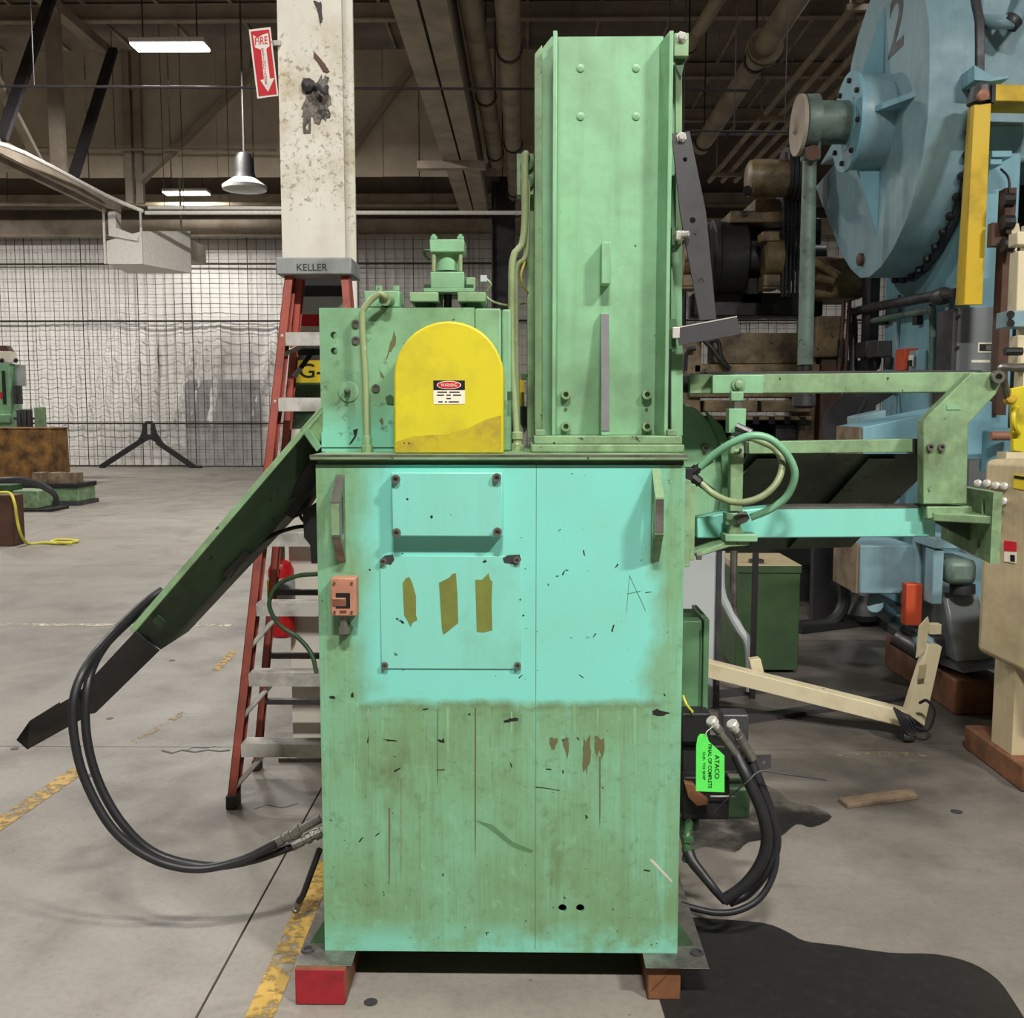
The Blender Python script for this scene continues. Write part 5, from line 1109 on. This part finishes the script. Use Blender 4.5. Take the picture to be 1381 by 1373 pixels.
MB().pbox(1222, 788, 1244, 844, 5.75, .08).build('orange_panel', M['orange'], BP, .006)
for x, r_ in ((1238, .03), (1250, .045)): MB().cyl(P(x, 726, 5.9), P(x, 800, 5.9), r_, n=12).build('standpipe', M['blue'], BP)
MB().tube([P(1180, 815, 6.0), P(1205, 835, 6.80), P(1240, 862, 5.85), P(1256, 870, 5.8)], .05, 12, 4).build('drain_pipe', M['blue'], BP)
MB().tube([P(1206, 858, 5.9), P(1230, 872, 5.85), P(1256, 890, 5.8)], .055, 12, 4).build('drain_pipe', M['dsteel'], BP)
MB().pbox(1238, 858, 1290, 890, 5.75, .3).build('base_toe', M['dsteel'], BP, .02)
mb = MB(); mb.pbox(1260, 726, 1292, 740, 5.6, .3).pbox(1258, 742, 1272, 815, 5.62, .12); mb.build('pad_bracket', M['blue'], BP, .005)
MB().pbox(1278, 755, 1320, 790, 5.6, .3).build('motor', M['rod'], BP, .04); MB().cyl(P(1298, 788, 5.7), P(1298, 800, 5.7), .07, n=12).build('motor_boss', M['dsteel'], BP)
MB().prism([P(1272, 800, 5.75), P(1320, 800, 5.75), P(1345, 905, 5.6), P(1290, 895, 5.6)], (0, .6, 0)).build('press_foot', M['grey'], BP, .02)
MB().prism([P(1285, 893, 5.6), P(1300, 908, 5.4), P(1350, 900, 5.4), P(1350, 888, 5.6)], (0, .3, -.03)).build('foot_plate', M['dsteel'], BP)
MB().box(P(1276, 930, 5.62).x, P(1345, 930, 5.62).x, 5.5, 6.6, 0, .2).build('skid_timber', M['wood'], BP, .01)
MB().box(2.8, 6.5, 6.6, 8.5, 0, .16).build('press_base', M['dsteel'], BP)
# ------------------------------------------------------------------ beige pedestal cabinet at the far right
BC = thing('pedestal_cabinet', 'beige control cabinet on a short post beside the green arm end', 'cabinet', (P(1370, 1030, 4.4).x + .3, 4.6, 0))
YK2 = 4.4; x0 = P(1319, 780, YK2 + .25).x; zt_ = P(1350, 622, YK2).z; zb_ = P(1350, 905, YK2).z
MB().hexa([V((x0, YK2 + .25, zb_ + .03)), V((x0 + .25, YK2 - .15, zb_ - .08)), V((x0 + 1.2, YK2 - .15, zb_ - .08)), V((x0 + 1.2, YK2 + .5, zb_))],
          [V((x0, YK2 + .25, zt_)), V((x0 + .25, YK2 - .15, zt_)), V((x0 + 1.2, YK2 - .15, zt_)), V((x0 + 1.2, YK2 + .5, zt_))]).build('cabinet_body', M['beige'], BC, .03, seg=3)
MB().box(P(1366, 980, 4.5).x, P(1366, 980, 4.5).x + .2, 4.5, 4.7, .12, zb_).build('post', M['beige'], BC)
pp = PZ(1352, 1040); MB().box(pp.x - .04, pp.x + .6, 4.35, 4.95, 0, .12).build('timber_base', M['wood'], BC, .01)
def cabf(px, py):          # point on the slanted visible face
    n = V((.4, .25, 0)).normalized(); d = ray(px, py); p0 = V((x0, YK2 + .25, 0)); nn = V((-.4, -.25, 0)); t = ((p0 - CAM).dot(nn)) / d.dot(nn); return CAM + d * t - d.normalized() * .003
MB().prism([cabf(1354.5, 729), cabf(1371, 731), cabf(1371, 744), cabf(1354.5, 743)], (-.003, -.003, 0)).build('danger_label', M['lred'], BC)
MB().prism([cabf(1354.5, 743), cabf(1371, 744), cabf(1371, 760), cabf(1354.5, 757)], (-.002, -.002, 0)).build('danger_label_text', M['offwhite'], BC)
MB().prism([cabf(1363, 748), cabf(1369, 748.5), cabf(1369, 757.5), cabf(1363, 756.5)], (-.004, -.004, 0)).build('danger_label_mark', M['lblack'], BC)
MB().prism([cabf(1367, 639), cabf(1383, 641), cabf(1383, 661), cabf(1367, 658)], (-.002, -.002, 0)).build('caution_label', M['lyel'], BC)
MB().prism([cabf(1368, 641), cabf(1383, 643), cabf(1383, 647), cabf(1368, 645)], (-.004, -.004, 0)).build('caution_header', M['lblack'], BC)
for k, (x, y) in enumerate(((1320, 652), (1332, 652), (1344, 655), (1355, 656), (1354, 676), (1348, 690), (1345, 710))):
    c = cabf(x, y); MB().lathe([(.016, 0), (.018, .008), (.018, .018), (.008, .024)], c, V((-.4, -.5, .1)), 8).build('cable_gland', M['chrome'] if k < 5 else M['dsteel'], BC, smooth=25)
mb = MB(); 
for k in range(3): mb.tube([V((x0 + .25 + .06 * k, YK2 + .0, zb_ - .02)), V((x0 + .22 + .07 * k, YK2 - .02, zb_ - .12)), V((x0 + .3 + .08 * k, YK2 + .02, zb_ - .2)), V((x0 + .42 + .06 * k, YK2 + .06, zb_ - .1))], .014, 8, 5)
mb.build('cable_loop', M['rubber'], BC)
# yellow door, handle bar and cream post just behind it
GP = thing('guard_frame', 'cream guard post with yellow plate beside the blue press', 'guard', (P(1385, 620, 5.2).x, 5.2, 0))
for y0, y1 in ((232, 330), (338, 420), (452, 500)): MB().pbox(1372, y0 + 80 if y0 == 232 else y0, 1400, y1, 5.3, .1).build('post_panel', M['cream'], GP, .006)
MB().box(P(1378, 600, 5.3).x, P(1400, 600, 5.3).x, 5.32, 5.42, 0, P(1380, 300, 5.3).z).build('post', M['cream'], GP)
MB().pbox(1360, 419, 1400, 441, 5.28, .14).build('blue_bracket', M['blue'], GP, .005); 
for y in (424, 436): MB().cyl(P(1363, y, 5.26), P(1363, y, 5.3), .02, n=10).build('bracket_bolt', M['black'], GP)
MB().cyl(P(1355, 474, 5.25), P(1378, 474, 5.25), .022, n=10).build('knob', M['black'], GP)
YD = MB().pprism([(1364, 524), (1400, 516), (1400, 614), (1366, 608)], 5.0, .03).build('yellow_plate', M['yellow'], GP, .005)
MB().tube([P(1372, 549, 4.99), P(1367, 560, 4.95), P(1368, 575, 4.95), P(1374, 585, 4.99)], .012, 8, 4).build('plate_handle', M['yellow'], YD)
MB().lathe([(.03, 0), (.03, .03), (.02, .04)], P(1361, 538, 4.99), (-.2, -1, 0), 12).build('plate_hinge', M['yellow2'], YD)
MB().tube([P(1400, 493, 4.7), P(1372, 496, 4.75), P(1352, 495, 4.8), P(1352, 505, 4.85), P(1358, 536, 4.98)], .02, 10, 3).build('grab_bar', M['steel'], GP)
MB().pbox(1357, 610, 1400, 625, 5.0, .1).build('lower_panel', M['cream'], GP)
# ------------------------------------------------------------------ old beige press further back
YO2 = 9.0
OP = thing('old_press', 'oily beige press with dark drum, motor and belts behind the green arm', 'press', (P(1020, 600, YO2).x, YO2 + .6, 0))
def ob(nm, rects, Y, d, m, bv=.01):
    mb = MB()
    for q in rects: mb.pbox(*q, Y, d)
    return mb.build(nm, M[m], OP, bv)
mt = MB().lathe([(.12, 0), (.155, .02), (.16, .06), (.165, .06), (.165, .2), (.16, .2), (.16, .34), (.1, .36)], P(1007, 241, YO2), (1, 0, 0), 24).build('motor', M['oldbeige'], OP)
MB().lathe([(.04, 0), (.04, .04)], P(1008, 258, YO2 - .1), (-.3, -1, 0), 12).build('motor_port', M['hole'], mt)
for k in range(4): MB().cyl(P(1056 + k * 6, 240, YO2 + .1), P(1061 + k * 6, 240, YO2 + .1), .26, n=28).build('motor_pulley', M['black'], OP)
for k in range(5):
    x0 = 1056 + k * 5; MB().pbox(x0, 205, x0 + 3, 400, YO2 - .02, .03).build('drive_belt', M['rubber'], OP)
MB().lathe([(.3, 0), (.34, .01), (.34, .05), (.32, .06), (.32, .3), (.3, .32)], P(957, 348, YO2 + .4), (1, 0, 0), 32).build('clutch_drum', M['black'], OP)
MB().cyl(P(960, 348, YO2 + .4), P(1110, 348, YO2 + .4), .12, n=20).build('drive_shaft', M['dsteel'], OP)
MB().lathe([(.29, 0), (.3, .005), (.3, .03), (.2, .035)], P(1056, 350, YO2 + .4), (1, 0, 0), 32).build('drive_disc', M['dsteel'], OP)
for px in (1028, 918):
    b_ = ob('bearing_cap', [(px, 312, px + 24, 325)], YO2 - .05, .2, 'oldbeige')
    ob('bearing_foot', [(px + 2, 370, px + 25, 386), (px + 1, 386, px + 22, 390)], YO2 - .05, .2, 'oldbeige')
    MB().lathe([(.17, 0), (.17, .15)], P(px + 2, 348, YO2 + .08), (1, 0, 0), 20).build('bearing', M['oldbeige'], b_)
ob('motor_cradle', [(1018, 268, 1056, 286), (985, 284, 1080, 300)], YO2 + .2, .5, 'oldbeige')
ob('rear_frame', [(945, 298, 1100, 310), (1000, 310, 1030, 410), (935, 395, 1110, 426)], YO2 + .5, .3, 'black')
ob('crown_beam', [(1096, 345, 1168, 402)], YO2 + .1, .6, 'oldbeige', .04)
for a, b in (((1096, 350), (1130, 372)), ((1100, 374), (1124, 380))): MB().cyl(P(*a, YO2), P(*b, YO2), .04, n=10).build('grease_pipe', M['oldbeige'], OP)
ob('slide_plate', [(962, 449, 1078, 491)], YO2 + .1, .3, 'oldbeige'); ob('slide_ledge', [(936, 491, 1106, 503)], YO2, .4, 'oldbeige')
ob('left_column', [(920, 440, 945, 640)], YO2, .6, 'oldbeige'); ob('right_column', [(1100, 426, 1138, 482)], YO2 - .05, .6, 'oldbeige', .015)
ob('red_column', [(1106, 482, 1134, 640)], YO2, .6, 'brown')
ob('column_edge', [(1078, 449, 1100, 640)], YO2 + .05, .5, 'oldbeige')
ob('bolster', [(930, 514, 1092, 536), (950, 540, 1022, 556), (1027, 540, 1094, 556), (960, 561, 1096, 567)], YO2 - .05, .5, 'oldbeige')
for x in (1016, 1037, 1058, 1079): ob('tee_slot', [(x, 562, x + 8, 572)], YO2 - .06, .02, 'hole', 0)
for q in ((903, 925), (1086, 1104)): MB().box(P(q[0], 400, YO2 + .5).x, P(q[1], 400, YO2 + .5).x, YO2 + .45, YO2 + .8, 0, P(1000, 295, YO2 + .5).z).build('rear_upright', M['black'], OP, .02)
ob('die_space', [(955, 567, 1096, 640)], YO2 + .3, .2, 'hole', 0)
for q in ((1046, 572, 1074, 610), (985, 574, 1010, 612)): ob('die_block', [q], YO2 + .1, .15, 'dsteel')
ob('bed_frame', [(925, 640, 1138, 700)], YO2, .6, 'oldbeige')
MB().box(P(925, 690, YO2).x, P(1138, 690, YO2).x, YO2 - .1, YO2 + .9, 0, P(1000, 699, YO2).z).build('bed_base', M['black'], OP)
for pts in ([(945, 455), (960, 470), (975, 490), (985, 498)], [(950, 462), (968, 460), (972, 480), (982, 496)], [(938, 470), (926, 474), (924, 500)]):
    MB().tube([P(x, y, YO2 - .06) for x, y in pts], .02, 8, 4).build('hose', M['rubber'], OP)
for x in (1138, 1146): MB().cyl(P(x, 405, YO2 - .1), P(x - 6, 500, YO2 - .1), .018, n=8).build('side_rod', M['brown'], OP)
ob('side_knob', [(1132, 455, 1140, 492)], YO2 - .12, .08, 'black', .02)
MB().pbox(1126, 486, 1160, 520, YO2 + .3, .2).build('side_box', M['grey'], OP)
# dark sheet chute behind the arm (reads as smoked plastic guard)
SG = thing('sheet_guard', 'dark bent sheet guard standing behind the green arm', 'guard', (P(1150, 700, 7.8).x, 7.8, 0))
MB().pprism([(1110, 570), (1112, 556), (1138, 530), (1210, 529), (1160, 560), (1158, 700), (1110, 700)], 8.1, .02).build('sheet', M['darkiron'], SG)
MB().box(P(1112, 700, 7.8).x, P(1156, 700, 7.8).x, 8.05, 8.15, 0, P(1130, 699, 8.1).z).build('stand', M['darkiron'], SG)
MB().bar(P(1135, 600, 8.08), P(1168, 535, 8.08), .02, .03).build('stay', M['dsteel'], SG)
# ------------------------------------------------------------------ bottle-green tank, grey box, fallen post, plank
q = PZ(1036, 908); GT = thing('green_tank', 'dark green sheet-metal tank box with dusty lid behind the fallen post', 'tank', (q.x, q.y + .3, 0))
x0, x1 = P(993, 830, q.y).x, P(1078, 830, q.y).x; zt_ = P(1036, 762, q.y).z
MB().box(x0, x1, q.y, q.y + .55, .02, zt_ - .05).build('tank_body', M['boxgreen'], GT, .006)
MB().box(x0 - .004, x1 + .006, q.y - .006, q.y + .556, zt_ - .05, zt_).build('lid', M['beige'], GT, .005)
MB().box(x0 - .003, x1 + .005, q.y - .008, q.y - .004, zt_ - .05, zt_ - .004).build('lid_skirt', M['boxgreen'], GT)
MB().lathe([(.05, 0), (.05, .02), (.015, .03), (.015, .06)], V(((x0 + x1) / 2 - .06, q.y + .1, zt_)), (0, 0, 1), 14).build('filler_cap', M['dsteel'], GT)
GB = thing('grey_enclosure', 'light grey steel enclosure standing between machine and green tank', 'cabinet', (P(945, 880, 5.6).x, 5.8, 0))
MB().box(P(905, 800, 5.6).x, P(966, 800, 5.6).x, 5.6, 6.2, 0, P(940, 700, 5.6).z).build('enclosure_body', M['lgrey'], GB, .01)
MB().box(P(966, 800, 5.6).x, P(972, 800, 5.6).x, 5.58, 5.62, 0, P(940, 700, 5.6).z).build('door_edge', M['dsteel'], GB)
CB = thing('cable_drop', 'grey cables hanging down between grey enclosure and green tank', 'cable', (P(985, 880, 6.80).x, 6.80, 0))
MB().tube([P(972, 730, 5.9), P(972, 795, 5.9), P(984, 825, 5.9), P(997, 848, 5.88), P(1010, 872, 5.86), V((P(1013, 895, 5.86).x, 5.86, .03))], .028, 10, 5).build('cable', M['lgrey'], CB)
MB().tube([P(990, 735, 5.9), P(989, 800, 5.9), P(991, 830, 5.9), P(1003, 852, 5.88), P(1010, 872, 5.86)], .022, 10, 5).build('cable', M['steel'], CB)
MB().box(P(1015, 800, 5.8).x, P(1022, 800, 5.8).x, 5.8, 5.83, 0, P(1018, 745, 5.8).z).build('stay_rod', M['black'], CB)
FP = thing('fallen_post', 'cream steel post frame lying bent on the floor before the green tank', 'post', PZ(1100, 985))
e0 = P(950, 905, 5.5); e1 = P(1212, 965, 5.1); 
e0.z = max(e0.z, .08)
MB().bar(P(930, 895, 5.45), P(1222, 968, 5.15), .09, .085).build('long_rail', M['cream'], FP, .004)
MB().prism([P(1223, 962, 5.12), P(1252, 870, 5.2), P(1271, 872, 5.2), P(1247, 980, 5.12)], (0, .07, 0)).build('short_upright', M['cream'], FP, .004)
MB().prism([P(1236, 888, 5.18), P(1240, 845, 5.18), P(1252, 832, 5.18), P(1254, 842, 5.18), P(1248, 878, 5.18)], (0, .015, 0)).build('tab', M['cream'], FP, .002)
MB().pbox(1254, 842, 1270, 856, 5.2, .05).build('tab_block', M['cream'], FP, .004)
MB().pprism([(1240, 898), (1250, 896), (1248, 914), (1239, 916)], 5.115, .006).build('tab_plate', M['beige'], FP)
MB().prism([P(1011, 890, 5.42), P(1026, 888, 5.42), P(1032, 912, 5.42), P(1014, 908, 5.42)], (0, .06, 0)).build('rail_lug', M['cream'], FP, .006)
mb = MB()
for k in range(5): mb.tube([P(1206 + k * 3, 955 + k * 2, 5.05), P(1212 + k * 4, 968, 5.0), P(1222 + k * 3, 988 - k * 2, 5.0), P(1236 - k, 992 - k, 5.0)], .008, 6, 4)
mb.tube([P(1225, 975, 5.05), P(1250, 985, 5.0), P(1260, 960, 5.0), P(1250, 945, 5.02), P(1240, 948, 5.05)], .008, 6, 5)
mb.build('cord_wrap', M['rubber'], FP)
MB().lathe([(.03, 0), (.035, .02), (.035, .05), (.02, .06)], PZ(1217, 992, .035), (1, 0, .1), 12).build('plug', M['dsteel'], FP)
PK = thing('loose_plank', 'thin grey broken board lying flat on the floor', 'board', PZ(1185, 1082))
MB().prism([PZ(1131, 1081), PZ(1143, 1091), PZ(1238, 1078), PZ(1228, 1068), PZ(1180, 1074)], (0, 0, .018)).build('board', M['oldwood'], PK, .003)
for i, (a, b) in enumerate((((925, 985), (1265, 935)), ((960, 940), (1090, 925)))):
    o = thing('floor_rail', ('dark flat steel rail lying on the floor beneath the cream post', 'second dark steel strip on the floor in front of the green tank')[i], 'rail', PZ(*a))
    A, B = PZ(*a), PZ(*b); MB().bar(A + V((0, 0, .012)), B + V((0, 0, .012)), .09, .024).build('strip', M['darkiron'], o)
CT = thing('jack_stand', 'black jack stand with curved leg beyond the green tank', 'jack', PZ(1130, 852))
a = PZ(1122, 850); MB().tube([a + V((-.25, 0, .03)), a + V((0, .05, .05)), a + V((.12, .1, .2)), a + V((.1, .1, .5)), a + V((.2, .1, .62))], .05, 10, 5).build('curved_leg', M['black'], CT)
MB().bar(a + V((-.3, -.1, .03)), a + V((.3, .2, .03)), .12, .05).build('foot_bar', M['black'], CT)
MB().lathe([(.14, 0), (.16, .05), (.08, .2)], a + V((.3, .2, .05)), (0, 0, 1), 14).build('jack_body', M['black'], CT)
# ================================================================== left background
YG2 = 25.2
g0 = thing('green_workbench_machine', 'pale green machine tool with arm at the edge of the hall', 'machine', (P(20, 655, YG2).x, YG2, 0))
MB().box(P(-40, 600, YG2).x, P(17, 600, YG2).x, YG2, YG2 + .6, 0, P(5, 490, YG2).z).build('machine_column', M['green'], g0, .02)
MB().box(P(-40, 560, YG2).x, P(17, 560, YG2).x, YG2 - .15, YG2, P(5, 570, YG2).z, P(5, 559, YG2).z).build('machine_arm', M['green'], g0, .02)
MB().pbox(18, 563, 45, 566, YG2, .1).build('spindle', M['dsteel'], g0)
for x in (22, 30, 36): MB().pbox(x, 552, x + 5, 578, YG2 - .05, .15).build('spindle_collar', M['dsteel'], g0, .02)
MB().pbox(46, 549, 58, 580, YG2, .2).build('tail_plate', M['green_worn'], g0, .02)
MB().box(P(46, 580, YG2).x, P(58, 580, YG2).x, YG2, YG2 + .3, 0, P(52, 578, YG2).z).build('tail_leg', M['green_worn'], g0)
for x in (18, 24): MB().pbox(x, 520, x + 4, 545, YG2 + .1, .1).build('spring_pack', M['dsteel'], g0)
MB().pbox(18, 492, 34, 521, YG2 + .3, .05).build('clear_guard', M['lgrey'], g0)
MB().pbox(-10, 474, 15, 489, YG2, .3).build('top_box', M['offwhite'], g0, .01)
MB().pprism([(-10, 474), (-2, 466), (8, 466), (13, 474)], YG2 + .02, .25).build('box_lid', M['brown'], g0)
for x in (3, 22): MB().lathe([(.05, 0), (.06, .03), (.03, .05)], P(x, 486, YG2 - .05), (0, -1, 0), 12).build('hand_knob', M['black'], g0)
MB().pbox(0, 529, 2.5, 538, YG2 - .02, .02).build('stop_button', M['lred'], g0)
MB().pbox(3, 500, 7, 545, YG2 - .03, .03).build('cable_run', M['black'], g0)
q = PZ(40, 652); sb = thing('scrap_tub', 'rusty tapered scrap tub in front of the pale green machine', 'tub', (q.x, q.y + .4, 0))
Yb = q.y; t = [P(-30, 582, Yb), P(68, 579, Yb)]; b = [P(-30, 650, Yb), P(73, 650, Yb)]
MB().hexa([V((b[0].x, Yb, 0)), V((b[1].x, Yb, 0)), V((b[1].x, Yb + .9, 0)), V((b[0].x, Yb + .9, 0))], [V((t[0].x, Yb, t[1].z)), V((t[1].x, Yb, t[1].z)), V((t[1].x, Yb + .9, t[1].z)), V((t[0].x, Yb + .9, t[1].z))]).build('tub_body', M['rustbin'], sb, .03)
MB().box(t[0].x, t[1].x + .02, Yb - .02, Yb + .92, t[1].z, t[1].z + .04).build('tub_rim', M['rustbin'], sb, .01)
q = PZ(95, 682); Yb = q.y; bl_ = thing('machine_base', 'low green machine base with vee blocks and hoses on the floor', 'machine base', (q.x - .6, Yb, 0))
MB().box(P(48, 660, Yb).x, P(106, 660, Yb).x, Yb, Yb + .7, .08, P(80, 655, Yb).z).build('base_beam', M['green_worn'], bl_, .01)
MB().box(P(20, 660, Yb).x, P(107, 660, Yb).x, Yb - .05, Yb + .75, P(80, 658, Yb).z, P(80, 652, Yb).z).build('base_top', M['black'], bl_, .01)
MB().box(P(60, 676, Yb).x, P(108, 676, Yb).x, Yb - .05, Yb + .8, 0, .08).build('base_skid', M['dsteel'], bl_)
vz = P(80, 652, Yb).z
for x0, x1 in ((41, 54), (63, 101)):
    a0, a1 = P(x0, 645, Yb).x, P(x1, 645, Yb).x; h = P(80, 638, Yb).z - vz
    pr = [V((a0, Yb + .05, vz)), V((a1, Yb + .05, vz)), V((a1, Yb + .05, vz + h))]
    if x1 - x0 > 20: pr += [V((a0 + (a1 - a0) * .62, Yb + .05, vz + h)), V((a0 + (a1 - a0) * .5, Yb + .05, vz + h * .45)), V((a0 + (a1 - a0) * .38, Yb + .05, vz + h))]
    MB().prism(pr + [V((a0, Yb + .05, vz + h))], (0, .3, 0)).build('vee_block', M['oldwood'], bl_, .005)
Yn = PZ(60, 690).y
MB().box(P(16, 675, Yn).x, P(52, 675, Yn).x, Yn, Yn + .5, .05, P(30, 662, Yn).z).build('gear_housing', M['green_worn'], bl_, .02)
MB().box(P(10, 690, Yn).x, P(72, 690, Yn).x, Yn - .05, Yn + .6, 0, .05).build('drip_pan', M['black'], bl_, .01)
for k in range(3): MB().tube([P(0, 647 + k, Yn - .05), P(30, 646 + k * 2, Yn - .08), P(58, 654 + k * 2, Yn - .1), P(74, 666 + k * 2, Yn - .08), P(78 - k * 3, 682, Yn - .05)], .035, 8, 5).build('hose', M['rubber'], bl_)
MB().box(P(-30, 650, Yn).x, P(10, 650, Yn).x, Yn + .05, Yn + .5, .0, P(5, 655, Yn).z).build('pump_box', M['dgreen'], bl_)
q = PZ(8, 737); pt = thing('timber_post', 'short dark brown timber upright beside the yellow cord', 'post', (q.x, q.y, 0))
MB().box(P(-14, 700, q.y).x, P(17, 700, q.y).x, q.y, q.y + .3, 0, P(8, 668, q.y).z).build('timber', M['brown'], pt, .015)
pts = [V((P(-6, 668, q.y).x, q.y - .01, P(0, 667, q.y).z + .02)), V((P(14, 667, q.y).x, q.y - .02, P(0, 667, q.y).z + .02)), P(20, 680, q.y - .1), P(23, 700, q.y - .1), P(28, 720, q.y - .1), PZ(38, 733, .02), PZ(60, 732, .02), PZ(80, 733, .02), PZ(100, 731, .02), PZ(104, 729, .03), PZ(80, 728, .03), PZ(70, 731, .03), PZ(98, 733, .03)]
ex = thing('extension_cord', 'yellow extension cord trailing from the dark timber post onto the floor', 'cord', PZ(80, 732))
MB().tube(pts, .018, 8, 5).build('cord', M['cord'], ex)
# lifting spreader leaning on the wall
YA2 = 30.2
sp = thing('lifting_spreader', 'black A-shaped lifting spreader leaning on the white wall sheet', 'lifting gear', (P(202, 632, YA2).x, YA2, 0))
def sx(x, y): return P(x, y, YA2)
zq = lambda p: V((p.x, p.y, max(p.z, .02)))
MB().holed([sx(193, 572), sx(197, 568), sx(203, 568), sx(207, 572), sx(210, 584), sx(222, 602), sx(212, 598), sx(202, 592), sx(192, 597), sx(180, 604), sx(190, 586)], [[sx(196.5, 572), sx(203, 572), sx(203, 586), sx(196.5, 586)]], (0, .12, 0)).build('lifting_eye', M['black'], sp)
mb = MB(); mb.bar(sx(192, 594), zq(sx(136, 634)), .14, .14); mb.build('spreader_leg', M['black'], sp)
mb = MB(); mb.bar(sx(212, 596), zq(sx(262, 633)), .14, .14); mb.build('spreader_leg', M['black'], sp)
MB().bar(zq(sx(258, 631)), zq(sx(272, 634)), .14, .1).build('leg_toe', M['black'], sp)
